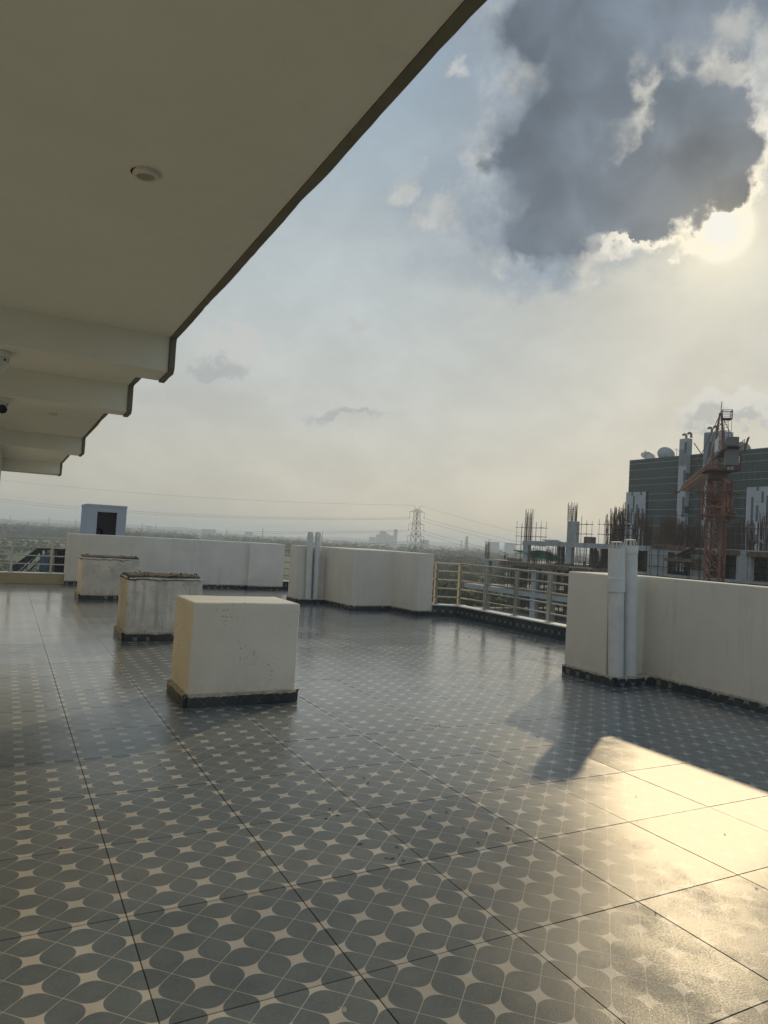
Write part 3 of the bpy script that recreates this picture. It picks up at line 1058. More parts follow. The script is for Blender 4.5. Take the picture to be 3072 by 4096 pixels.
for ya, yb, zb in BEAMS:
    wall_block('beam', 'ceiling_paint', can, [(-4.2, ya), (EX(ya), ya), (EX(yb), yb), (-4.2, yb)], zb, CZ + 0.01, 0.008)
# dark edge board following slab and beam ends, its lower lip a little uneven
prof = [(cy0, CZ - 0.006)]
for ya, yb, zb in BEAMS:
    prof += [(ya - 0.018, CZ - 0.006), (ya - 0.018, zb + 0.02), (ya + 0.0, zb - 0.010), (yb, zb - 0.010), (yb + 0.014, zb + 0.016), (yb + 0.014, CZ - 0.006)]
prof.append((cy1 + 0.01, CZ - 0.006))
m = MB()
TH = 0.034
TOPZ = CZ + 0.72
fine = []
for (ya, za), (yb, zb) in zip(prof[:-1], prof[1:]):
    L = math.hypot(yb - ya, zb - za)
    n = max(1, int(L / 0.06))
    for k in range(n):
        y, z = ya + (yb - ya) * k / n, za + (zb - za) * k / n
        if 0 < k:
            z += 0.003 * noise.noise(Vector((y * 7, z * 9, 0)))
        fine.append((y, z, TH + 0.006 * noise.noise(Vector((y * 2.3, z * 11, 3))) + 0.003 * noise.noise(Vector((y * 13, z * 17, 6)))))
fine.append((*prof[-1], TH))
for (ya, za, ta), (yb, zb, tb) in zip(fine[:-1], fine[1:]):
    xa, xb = EX(ya) - 0.0, EX(yb) - 0.0
    m.quad([(xa, ya, za), (xb, yb, zb), (xb + tb, yb, zb), (xa + ta, ya, za)])
    if yb > ya + 1e-5:
        m.quad([(xa + ta, ya, za), (xb + tb, yb, zb), (xb + TH, yb, TOPZ), (xa + TH, ya, TOPZ)])
        m.quad([(xa, ya, za), (xa, ya, TOPZ), (xb, yb, TOPZ), (xb, yb, zb)])
m.build('edge_board', 'fascia_dark', can)
# the building the canopy belongs to
bw_ = thing('building_wall', 'cream building wall under the canopy at the left edge of the view', 'wall', (-3.4, 3, 0))
wall_block('wall_body', 'wall_outside', bw_, [(-4.2, -6.0), (-2.72, -6.0), (-2.72, 7.95), (-1.80, 7.95), (-1.80, 13.0), (-4.2, 13.0)], -25, CZ + 0.005, 0.01)
MB().tube([(-1.83, 7.93, 0.05), (-1.83, 7.93, 2.40)], 0.012, 8).build('conduit', 'dark_steel', bw_)
# the block of flats carrying the terrace
tb = thing('terrace_building', 'building block that carries the tiled roof terrace', 'building', (1.5, 4, -25))
MB().box(-2.7, -6.0, -25, 6.05, 14.45, -0.31).build('block_wall', 'wall_outside', tb)


def downlight(label, x, y, r=0.043):
    t = thing('ceiling_light', label, 'ceiling light', (x, y, CZ), 'round lights set into the canopy')
    ax = Vector((0.05, 0.02, -1)).normalized()
    MB().lathe([(r * 0.86, -0.012), (r, 0.003), (r, 0.006), (r * 0.93, 0.010), (r * 0.70, 0.012), (r * 0.66, 0.007)], (x, y, CZ - 0.004), 40, ax).build('trim_ring', 'light_trim', t)
    MB().lathe([(r * 0.67, 0.008), (r * 0.3, 0.0065), (0.0, 0.006)], (x, y, CZ - 0.004), 32, ax).build('lens', 'light_lens', t)
    MB().lathe([(r * 0.90, -0.002), (r * 0.90, -0.03)], (x, y, CZ - 0.004), 24, ax).build('housing', 'black_gap', t)
    MB().lathe([(r * 1.02, 0.0), (0, 0.0)], (x - 0.004, y + 0.010, CZ - 0.0015), 24, (0, 0, -1)).build('cut_out', 'black_gap', t)


downlight('round white ceiling light hanging slightly loose from the nearest bay of the canopy', -1.333, -0.165)
downlight('small far ceiling light between the second and third canopy beams', -1.284, 5.88)


def cctv(label, x, y, z, dome, lens_dir):
    t = thing('security_camera', label, 'security camera', (x, y, z), 'security cameras under the canopy beams')
    MB().lathe([(0.0, 0.0), (0.066, 0.0), (0.068, -0.006), (0.066, -0.032), (0.052, -0.036)], (x, y, z - 0.001), 28).build('base_plate', 'camera_body', t)
    if dome:
        m = MB()
        m.lathe([(0.050, -0.034), (0.054, -0.040), (0.054, -0.085)] + [(0.054 * math.cos(a), -0.085 - 0.050 * math.sin(a)) for a in [R_(k * 15) for k in range(1, 7)]], (x, y, z), 28)
        m.build('dome', 'camera_body', t)
    else:
        m = MB()
        m.lathe([(0.050, -0.034), (0.056, -0.045), (0.058, -0.075)] + [(0.058 * math.cos(a), -0.075 - 0.055 * math.sin(a)) for a in [R_(k * 15) for k in range(1, 7)]], (x, y, z), 28)
        m.build('dome', 'camera_body', t)
    c = Vector((x, y, z - 0.085))
    ld = Vector(lens_dir).normalized()
    rr = 0.030 if not dome else 0.010
    k = 0.054 if dome else 0.050
    MB().lathe([(rr * 1.15, k - 0.01), (rr * 1.15, k + 0.010), (rr, k + 0.012), (0, k + 0.008)], c, 24, ld).build('lens', 'lens_black', t)
    for a in (0.7, -0.5, 1.6):
        q = Matrix.Rotation(a, 3, 'Z') @ Vector((ld.x, ld.y, 0)).normalized()
        p = Vector((x, y, z - 0.05)) + q * 0.0545
        MB().obox(p - Vector((0, 0, 0.006)), p + Vector((0, 0, 0.006)), 0.012, 0.004, up=q).build('screw_recess', 'black_gap', t)


cctv('white dome security camera under the nearest canopy beam', -1.765, 2.01, 2.287, True, (0.1, -1, -0.1))
cctv('white security camera with a round black lens under the second canopy beam', -1.755, 3.71, 2.276, False, (0.25, -1, -0.12))

# ------------------------------------------------------------------ dry pods and scraps lying on the tiles
def pod(px, py, pale, s, grp, flat=False):
    p = on_z(px, py, 0.0)
    m = MB()
    a = random.uniform(0, 6.3)
    n = 6
    L, Wd = 0.021 * s, 0.0036 * s
    cur = random.uniform(0.5, 1.4) if not flat else 0.1
    prev = None
    for k in range(n + 1):
        t = k / n - 0.5
        x = L * t
        y = L * cur * (t * t) * 0.9
        w = Wd * (1 - (2 * t) ** 2 * 0.7)
        z = 0.0018 + (0.0028 * s * (1 - 4 * t * t) if not flat else 0.004 * abs(t))
        row = [Vector((x, y - w / 2, 0.0012)), Vector((x, y, z)), Vector((x, y + w / 2, 0.0012))]
        if prev:
            m.quad([prev[0], row[0], row[1], prev[1]])
            m.quad([prev[1], row[1], row[2], prev[2]])
            m.quad([prev[0], prev[2], row[2], row[0]])
        prev = row
    o = m.build('seed_pod', 'pod_pale' if pale else 'dry_leaf')
    o.location = (p.x, p.y, 0.001)
    o.rotation_euler = (0, 0, a)
    if flat:
        tag(o, 'flat dark dead leaf lying on the bright tiles before the right railing', 'leaf')
        o.name = 'dead_leaf'
    elif pale:
        tag(o, 'pale curled seed pod on the tiles', 'seed pod', 'pale seed pods scattered on the floor')
    else:
        tag(o, 'tiny dark dry seed pod on the tiles', 'seed pod', 'dark seed pods scattered on the floor')


k = 1 / 2.07375
for x, y, pale, s in [(600, 705, 1, 1), (618, 768, 0, 1.1), (515, 795, 1, 1.1), (563, 800, 1, 1.3), (875, 455, 0, 1), (1005, 415, 0, .9), (1340, 587, 0, 1), (1518, 548, 0, 1),
                      (1268, 668, 0, 1), (35, 388, 0, .9), (65, 408, 1, 1), (105, 440, 0, 1), (5, 470, 0, 1), (160, 65, 0, 1), (717, 138, 0, .9), (650, 817, 0, .8), (325, 132, 0, 1), (360, 172, 0, 1),
                      (285, 680, 0, .9), (1145, 545, 0, .7), (300, 678, 0, .8)]:
    pod(1300 + x * k, 3050 + y * k, pale, s, None)
for x, y, s in [(2545, 3187, .9), (2620, 3655, .8), (2898, 3339, .9), (3025, 3556, .8), (1758, 2903, 1.0), (1745, 2905, .9), (2150, 2948, .8), (1665, 2880, 1),
                (240, 3395, .8), (860, 3180, .8), (455, 3140, .8), (706, 2975, .8), (640, 3062, .8)]:
    pod(x, y, False, s, None)
pod(1877, 2546, False, 5.5, None, flat=True)

# ------------------------------------------------------------------ neighbour roof: hut and steel stair
HY = 38.0
nb = thing('neighbour_building', 'next building whose roof hut rises behind the grey parapet', 'building', (4, 42, -25))
MB().box(2.0, 37.0, -25, 9, 50, -0.45).build('building_block', 'hut_paint', nb)
hut = thing('roof_hut', 'blue grey roof hut with a dark open doorway behind the grey parapet', 'hut', (3.1, 39, -0.45))
hx0, hx1 = on_y(350, 2025, HY).x, on_y(508, 2035, HY).x
zt = on_y(430, 2029, HY).z
dx0, dx1 = on_y(387, 2095, HY).x, on_y(466, 2095, HY).x
dzt = on_y(430, 2049, HY).z
hb = MB()
hb.box(hx0, HY, -0.45, dx0, HY + 0.16, zt)
hb.box(dx1, HY, -0.45, hx1, HY + 0.16, zt)
hb.box(dx0 + 0.001, HY + 0.001, dzt, dx1 - 0.001, HY + 0.159, zt - 0.001)
hb.box(hx0, HY + 0.161, -0.45, hx0 + 0.15, HY + 3.2, zt)
hb.box(hx1 - 0.15, HY + 0.161, -0.45, hx1, HY + 3.2, zt)
hb.box(hx0 + 0.151, HY + 3.05, -0.45, hx1 - 0.151, HY + 3.2, zt)
hb.build('hut_wall', 'hut_paint', hut)
MB().box(hx0 - 0.02, HY - 0.02, zt + 0.002, hx1 + 0.02, HY + 3.22, zt + 0.12).build('roof', 'hut_paint', hut)
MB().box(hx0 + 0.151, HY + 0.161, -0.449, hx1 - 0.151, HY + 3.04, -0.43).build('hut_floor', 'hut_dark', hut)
m = MB().lathe([(0.18, 0), (0.22, 0.05), (0.22, 0.3), (0.15, 0.36)], (dx0 + 0.3, HY + 1.4, 0.85), 16, (0, 1, 0)).lathe([(0.10, -.2), (0.10, 0.5)], (dx0 + 0.5, HY + 1.5, 0.6), 12, (1, 0, 0))
m.box(dx0 + 0.1, HY + 1.2, -0.42, dx0 + 0.7, HY + 1.8, 0.45)
m.build('lift_motor', 'dark_steel', hut)

stc = thing('steel_staircase', 'dark outdoor steel staircase seen through the far left railing', 'staircase', (-1, 40, -3))
SY = 41.0


def sp(cx_, cy_):            # crop (0,2000) x2.9625 -> a point in the stair plane
    return on_y(cx_ / 2.9625, 2000 + cy_ / 2.9625, SY)


for k_, (dy, mn) in enumerate(((0, 'stringer'), (1.1, 'stringer'))):
    m = MB()
    a, b = sp(150, 850), sp(480, 588)
    off = Vector((0, dy, 0))
    m.obox(a + off - Vector((0.6, 0, 0.55)), b + off - Vector((0, 0, 0.0)), 0.08, 0.22)
    m.build(mn, 'dark_steel', stc)
for q in ((150, 790, 430, 590), (150, 850, 480, 600), (245, 850, 440, 655), (330, 850, 490, 700)):
    MB().tube([sp(q[0], q[1]) - Vector((0, .03, 0)), sp(q[2], q[3]) - Vector((0, .03, 0))], 0.045, 6).build('handrail', 'dark_steel', stc)
for t_ in range(7):
    x = 190 + 42 * t_
    yb = 850 - 0.80 * (x - 150)
    MB().tube([sp(x, yb + 40), sp(x, yb - 55)], 0.028, 6).build('baluster', 'dark_steel', stc)
for x in (487, 545, 660, 745, 775):
    MB().tube([sp(x, 570), sp(x, 900)], 0.06, 6).build('post', 'dark_steel', stc)
for y in (575, 590):
    MB().obox(sp(470, y), sp(790, y), 0.06, 0.07).build('handrail', 'dark_steel', stc)
for y in (618, 690, 724, 802, 850):
    MB().obox(sp(555, y) + Vector((0, 0.3, 0)), sp(655, y) + Vector((0, .3, 0)), 0.35, 0.16).build('tread', 'tread_pale', stc)
m = MB()
a, b = sp(660, 595), sp(790, 860)
m.box(a.x, SY + 0.4, b.z - 2, b.x + 2, SY + 2.4, a.z)
m.build('landing_panel', 'dark_steel', stc)
tk = thing('water_tank', 'blue water tank at the foot of the steel staircase', 'tank', tuple(sp(535, 900)))
a = sp(535, 890)
MB().lathe([(0.0, 0), (0.36, 0), (0.36, 0.72), (0.31, 0.88), (0.1, 0.96), (0.0, 0.97)], (a.x, SY - 0.6, a.z + 0.25), 20).build('tank_body', 'tank_blue', tk)
MB().lathe([(0.12, 0), (0.13, 0.06), (0.0, 0.08)], (a.x, SY - 0.6, a.z + 1.21), 14).build('lid', 'tank_blue', tk)

# ------------------------------------------------------------------ unfinished building
BX = 90.0
Z_TOP, Z_DECK, Z_LOW, Z_POD = 2.85, -1.45, -7.25, -12.2
ub = thing('unfinished_building', 'unfinished concrete building with rebar, scaffolding and props beyond the right railing', 'building', (BX, 90, GZ))
Y_END = 44.0


def yx(px, X=BX):            # y of the vertical plane x = X seen at photo column px (at horizon height)
    return on_x(px, 2160 + 0.0574 * (px - 1536), X).y


YL = yx(2090)                # left end of the top slab
YD = yx(1952)                # left end of the deck


def ubox(name, mn, x0, y0, z0, x1, y1, z1):
    return MB().box(x0, y0, z0, x1, y1, z1).build(name, mn, ub)


ubox('floor_slab', 'concrete_pale', BX, Y_END, Z_TOP - 0.30, BX + 26, YL, Z_TOP)
ubox('edge_beam', 'concrete_pale', BX - 0.05, Y_END, Z_TOP - 0.85, BX + 0.45, YL + 0.05, Z_TOP - 0.302)
ubox('floor_slab', 'concrete', BX - 0.6, Y_END, Z_DECK - 0.35, BX + 26, YD, Z_DECK)
ubox('floor_slab', 'concrete_pale', BX - 0.2, Y_END, Z_LOW - 0.9, BX + 26, yx(1868), Z_LOW)
ubox('floor_slab', 'concrete', BX - 3, Y_END, Z_POD - 0.5, BX + 26, yx(1900), Z_POD)
# columns, storey by storey
cols_px = [2100, 2272, 2462, 2632, 2790, 2972]
for i_, px in enumerate(cols_px):
    y = yx(px)
    w = 0.75 if i_ < 3 else 1.1
    for X in (BX + 0.10, BX + 9, BX + 18, BX + 25):
        ubox('column', 'concrete_pale' if X < BX + 1 else 'concrete', X, y - w, Z_DECK + 0.001, X + 0.8, y + w, Z_TOP - 0.86 if X < BX + 1 else Z_TOP - 0.301)
for px in (1950, 2138, 2205, 2330, 2475, 2640, 2800, 2975):
    y = yx(px)
    for X in (BX + 0.10, BX + 9, BX + 18):
        ubox('column', 'concrete_pale' if X < BX + 1 else 'concrete', X, y - 0.7, Z_LOW + 0.001, X + 0.8, y + 0.7, Z_DECK - 0.351)
        ubox('column', 'concrete_pale' if X < BX + 1 else 'concrete', X, y - 0.75, Z_POD + 0.001, X + 0.85, y + 0.75, Z_LOW - 0.901)
for y in (50, 62, 74, 86, 98, 110):
    ubox('column', 'concrete', BX + 2, y, GZ, BX + 3, y + 1, Z_POD - 0.501)
# pale shear walls on the right half, and the dark rooms behind
for pa, pb, z0, z1 in [(2592, 2672, Z_DECK + 0.002, Z_TOP - 0.86), (2763, 2832, Z_DECK + 0.002, Z_TOP - 0.86), (2956, 2990, Z_DECK + 0.002, Z_TOP - 0.86), (2595, 2640, Z_LOW + 0.002, Z_DECK - 0.352)]:
    ubox('shear_wall', 'concrete_pale', BX - 0.10, yx(pb), z0, BX + 0.09, yx(pa), z1)
ubox('back_wall', 'concrete', BX + 20, Y_END, Z_DECK + 0.003, BX + 20.3, yx(2500), Z_TOP - 0.302)
ubox('back_wall', 'concrete', BX + 21, Y_END, Z_LOW + 0.003, BX + 21.3, yx(2160), Z_DECK - 0.352)
ubox('back_wall', 'concrete', BX + 21, Y_END, Z_POD + 0.003, BX + 21.3, yx(2060), Z_LOW - 0.902)
# a column cast one lift above the top slab
ubox('column', 'concrete_pale', BX + 0.15, yx(2297), Z_TOP + 0.001, BX + 1.0, yx(2262), Z_TOP + 3.9)
ubox('column', 'concrete', BX + 2.2, yx(2445), Z_TOP + 0.001, BX + 3.0, yx(2425), Z_TOP + 3.4)
ubox('upstand', 'timber', BX + 0.3, yx(2358), Z_TOP + 0.001, BX + 1.4, yx(2328), Z_TOP + 1.15)

# timber formwork along the deck edge and on the right-hand slab edge
for pa, pb in ((2015, 2125), (2128, 2200), (2205, 2290), (2300, 2380), (2385, 2470)):
    dz_ = random.uniform(-0.25, 0.1)
    ubox('formwork_board', 'timber', BX - 0.75, yx(pb), Z_DECK - 0.85 + dz_, BX - 0.61, yx(pa), Z_DECK - 0.05 + dz_)
for pa, pb, z in ((2610, 2680, 0.1), (2682, 2742, -0.05), (2745, 2860, -0.5), (2875, 2960, -0.35), (2990, 3090, -0.45)):
    ubox('formwork_board', 'timber', BX - 0.3, yx(pb), Z_TOP - 0.45 + z, BX - 0.12, yx(pa), Z_TOP + 0.25 + z)
m = MB()
for k_ in range(9):
    y0 = yx(2615 + k_ * 15)
    m.obox((BX - 0.36, y0, Z_TOP - 0.5), (BX - 0.36, y0, Z_TOP + 0.4), 0.12, 0.08)
stuff(m.build('formwork_studs', 'timber', ub))
pl = MB()
p0, p1 = on_x(2660, 2230, BX - 2.2), on_x(2770, 2240, BX - 2.2)
pl.box(BX - 2.4, p1.y, p0.z - 0.5, BX - 0.12, p0.y, p0.z)
for k_ in range(8):
    y = p1.y + (p0.y - p1.y) * k_ / 7
    pl.obox((BX - 2.45, y, p0.z - 0.1), (BX - 0.4, y - 0.5, p0.z - 1.4), 0.12, 0.12)
a, b = on_x(2700, 2222, BX - 1.5), on_x(2772, 2188, BX - 1.5)
for q in range(4):
    pl.obox(a + Vector((q * .3, 0, 0)), b + Vector((q * .3, 0, 0)), 0.25, 0.06)
pl.build('timber_platform', 'timber', ub)

# stacks of planks on the deck
def planks(label, px, py, X, n, L, z):
    y = yx(px)
    m = MB()
    t = thing('plank_stack', label, 'planks', (X, y, z), 'stacks of planks on the unfinished building')
    for k_ in range(n):
        a = random.uniform(-0.12, 0.12)
        zz = z + 0.04 + 0.13 * (k_ // 2)
        o = Vector((random.uniform(-.6, .6), random.uniform(-.4, .4), 0))
        c = Vector((X, y, zz)) + o
        d = Vector((math.sin(a), math.cos(a), 0)) * L / 2
        MB().obox(c - d, c + d, 0.45, 0.09).build('plank', 'timber', t)


planks('brown plank stack beside the lone worker on the deck edge', 2052, 2232, BX + 0.5, 9, 4.8, Z_DECK)
planks('plank stack lying on the upper slab left of the square concrete column', 2190, 2160, BX + 1.0, 6, 4.0, Z_TOP)
planks('long pale plank stack on the deck under the upper slab', 2255, 2255, BX + 0.0, 6, 5.0, Z_DECK)

# props, ledgers and rebar: real but too thin to pick apart
def props(name, x0, x1, pa, pb, z0, z1, n, r=0.035, led=3):
    m = MB()
    ya, yb = yx(pb), yx(pa)
    for _ in range(n):
        x, y = random.uniform(x0, x1), random.uniform(ya, yb)
        lean = random.uniform(-.08, .08)
        m.tube([(x, y, z0), (x, y + lean, z1)], r, 4, cap=False)
    for q in range(led):
        z = z0 + (z1 - z0) * (q + 0.7) / (led + 0.6)
        for _ in range(3):
            x = random.uniform(x0, x1)
            m.tube([(x, ya, z + random.uniform(-.1, .1)), (x, yb, z + random.uniform(-.1, .1))], r * 0.8, 4, cap=False)
    return stuff(m.build(name, 'scaffold', ub))


props('shoring_props', BX + 1.2, BX + 24, 2108, 2255, Z_DECK, Z_TOP - 0.31, 95)
props('shoring_props', BX + 1.2, BX + 24, 2285, 2455, Z_DECK, Z_TOP - 0.31, 150, 0.045)
props('shoring_props', BX + 0.6, BX + 14, 1955, 2300, Z_LOW, Z_DECK - 0.36, 230, 0.05, 5)
props('shoring_props', BX + 0.6, BX + 14, 2300, 3080, Z_LOW, Z_DECK - 0.36, 90, 0.045, 4)
props('shoring_props', BX + 1.0, BX + 12, 2480, 3090, Z_DECK, Z_TOP - 0.31, 80, 0.045, 3)
props('shoring_props', BX + 1.5, BX + 14, 1960, 2300, Z_POD, Z_LOW - 0.91, 80, 0.05, 3)
props('shoring_props', BX - 0.9, BX - 0.5, 2590, 2850, Z_LOW + 2, Z_TOP + 0.2, 13, 0.04, 4)


def rebar(px, X, z0, h, w, n, spread=0.25):
    m = MB()
    y = yx(px, X)
    for k_ in range(n):
        s_ = random.random() * 4
        e = s_ % 1 - 0.5
        dx_, dy_ = [(-.5, e), (.5, e), (e, -.5), (e, .5)][int(s_)]
        hh = h * random.uniform(0.72, 1.0)
        a = Vector((X + dx_ * w, y + dy_ * w, z0))
        m.tube([a, a + Vector((random.uniform(-.5, .5) * spread, random.uniform(-.5, .5) * spread, hh))], 0.030, 4, cap=False)
    zz = 0.3
    while zz < h * 0.68:
        z = z0 + zz
        for (p, q) in (((-.5, -.5), (.5, -.5)), ((.5, -.5), (.5, .5)), ((.5, .5), (-.5, .5)), ((-.5, .5), (-.5, -.5))):
            m.tube([(X + p[0] * w, y + p[1] * w, z), (X + q[0] * w, y + q[1] * w, z)], 0.022, 4, cap=False)
        zz += 0.32
    return m.build('rebar_cage', 'rebar', ub)


rebar(2110, BX + 0.6, Z_TOP, 6.6, 1.2, 26)
rebar(2282, BX + 0.6, Z_TOP + 3.9, 3.7, 1.2, 26)
rebar(2465, BX + 0.7, Z_TOP, 6.6, 1.7, 60, 0.5)
rebar(2440, BX + 4, Z_TOP, 5.6, 1.4, 34, 0.6)
rebar(2500, BX + 1, Z_TOP, 7.5, 1.0, 16, 0.4)
rebar(2545, BX + 2, Z_TOP, 6.2, 1.2, 24, 0.6)
rebar(2580, BX + 1, Z_TOP, 5.4, 1.4, 34, 0.5)
rebar(2665, BX + 1, Z_TOP, 4.9, 1.5, 60, 0.2)
rebar(2690, BX + 6, Z_TOP, 5.5, 1.4, 40, 0.3)
rebar(2735, BX + 3, Z_TOP, 4.5, 1.2, 30, 0.4)
rebar(2790, BX + 4, Z_TOP, 4.6, 1.5, 44, 0.4)
rebar(2905, BX + 1, Z_TOP - .4, 4.3, 1.5, 50, 0.2)
rebar(2975, BX + 1, Z_TOP - .4, 4.8, 1.6, 50, 0.3)
rebar(3060, BX + 1, Z_TOP - .4, 6.0, 1.4, 44, 0.3)
rebar(2140, BX - 0.1, Z_DECK, 3.2, 0.9, 22, 0.2)
rebar(2198, BX - 0.1, Z_DECK, 3.4, 0.9, 22, 0.2)
rebar(2392, BX - 0.1, Z_DECK, 3.6, 1.2, 26, 0.3)
rebar(1952, BX + 0.5, Z_DECK, 4.3, 0.9, 14, 0.2)
# a screen of wall bars behind the pipes
m = MB()
for _ in range(260):
    px = random.uniform(2590, 2870)
    X = BX + random.uniform(3, 12)
    y = yx(px, X)
    hh = random.uniform(1.6, 4.0)
    m.tube([(X, y, Z_TOP), (X + random.uniform(-.2, .2), y + random.uniform(-.2, .2), Z_TOP + hh)], 0.026, 4, cap=False)
for k_ in range(16):
    X = BX + random.uniform(3, 10)
    z = Z_TOP + random.uniform(0.4, 3.3)
    pa = random.uniform(2590, 2700)
    pb = pa + random.uniform(60, 170)
    m.tube([(X, yx(pa, X), z), (X, yx(pb, X), z)], 0.032, 4, cap=False)
stuff(m.build('wall_rebar', 'rebar', ub))


# scaffold towers standing on the slabs
def scaffold(label, pa, pb, X, z0, lifts, dep, reach, plank=None):
    t = thing('scaffold_tower', label, 'scaffold', (X, yx((pa + pb) / 2, X), z0), 'scaffold towers on the unfinished building')
    ya, yb = yx(pa, X), yx(pb, X)
    n = max(2, int(round(abs(ya - yb) / 1.6)) + 1)
    for k_ in range(n):
        y = ya + (yb - ya) * k_ / (n - 1)
        for q in (0, dep):
            MB().tube([(X + q, y, z0), (X + q, y, z0 + lifts * 1.75 + random.uniform(0.3, reach))], 0.034, 5).build('upright', 'scaffold', t)
    for l in range(1, lifts + 1):
        z = z0 + l * 1.75 - 0.1
        for q in (0, dep):
            MB().tube([(X + q, ya + .4, z), (X + q, yb - .4, z)], 0.032, 5).build('ledger', 'scaffold', t)
        for y in (ya, yb):
            MB().tube([(X - .3, y, z + .05), (X + dep + .3, y, z + .05)], 0.03, 5).build('transom', 'scaffold', t)
    if plank:
        MB().box(X - 0.1, min(ya, yb), z0 + plank, X + dep + .1, max(ya, yb), z0 + plank + 0.09).build('platform', 'timber', t)


scaffold('scaffold tower round the leftmost rebar column', 2064, 2160, BX + 0.4, Z_DECK, 4, 1.3, 1.3)
scaffold('scaffold tower right of the square concrete column with bars on top', 2300, 2342, BX + 0.4, Z_TOP, 2, 1.3, 1.5)
scaffold('scaffold tower left of the dense dark rebar', 2392, 2432, BX + 0.4, Z_TOP, 2, 1.3, 1.3)
scaffold('scaffold tower with a work platform carrying three workers', 2448, 2570, BX - 0.2, Z_TOP, 3, 1.6, 0.6, plank=2.75)
scaffold('scaffold tower before the pale slotted pier of the glass building', 2700, 2775, BX + 3.0, Z_TOP, 3, 1.3, 0.8)
scaffold('scaffold tower at the right end with two workers', 2990, 3100, BX + 0.2, Z_TOP - 0.4, 2, 1.3, 0.7)

# green safety net slung under the top slab
nt_ = MB()
c0, c1, c2, c3 = on_x(2055, 2199, BX - .3), on_x(2255, 2243, BX + 1.5), on_x(2115, 2205, BX + 1.0), on_x(2150, 2238, BX - .3)
rows = 8
for i in range(14):
    def np_(u, v):
        top = c0.lerp(c2, min(1, u * 2)) if u < .5 else c2.lerp(c1, (u - .5) * 2) + Vector((0, 0, 0.9 * math.sin((u - .5) * 2 * math.pi)))
        bot = c0.lerp(c3, min(1, u * 2)) if u < .5 else c3.lerp(c1, (u - .5) * 2)
        p = top.lerp(bot, v)
        p.z += 0.18 * math.sin(u * 17 + v * 4) * v
        p.x += 0.4 * math.sin(u * 11) * v
        return p
    for j in range(rows):
        u0, u1, v0, v1 = i / 14, (i + 1) / 14, j / rows, (j + 1) / rows
        nt_.quad([np_(u0, v0), np_(u1, v0), np_(u1, v1), np_(u0, v1)])
tag(nt_.build('safety_net', 'net_green'), 'green safety net sagging below the upper slab at its left end', 'net')


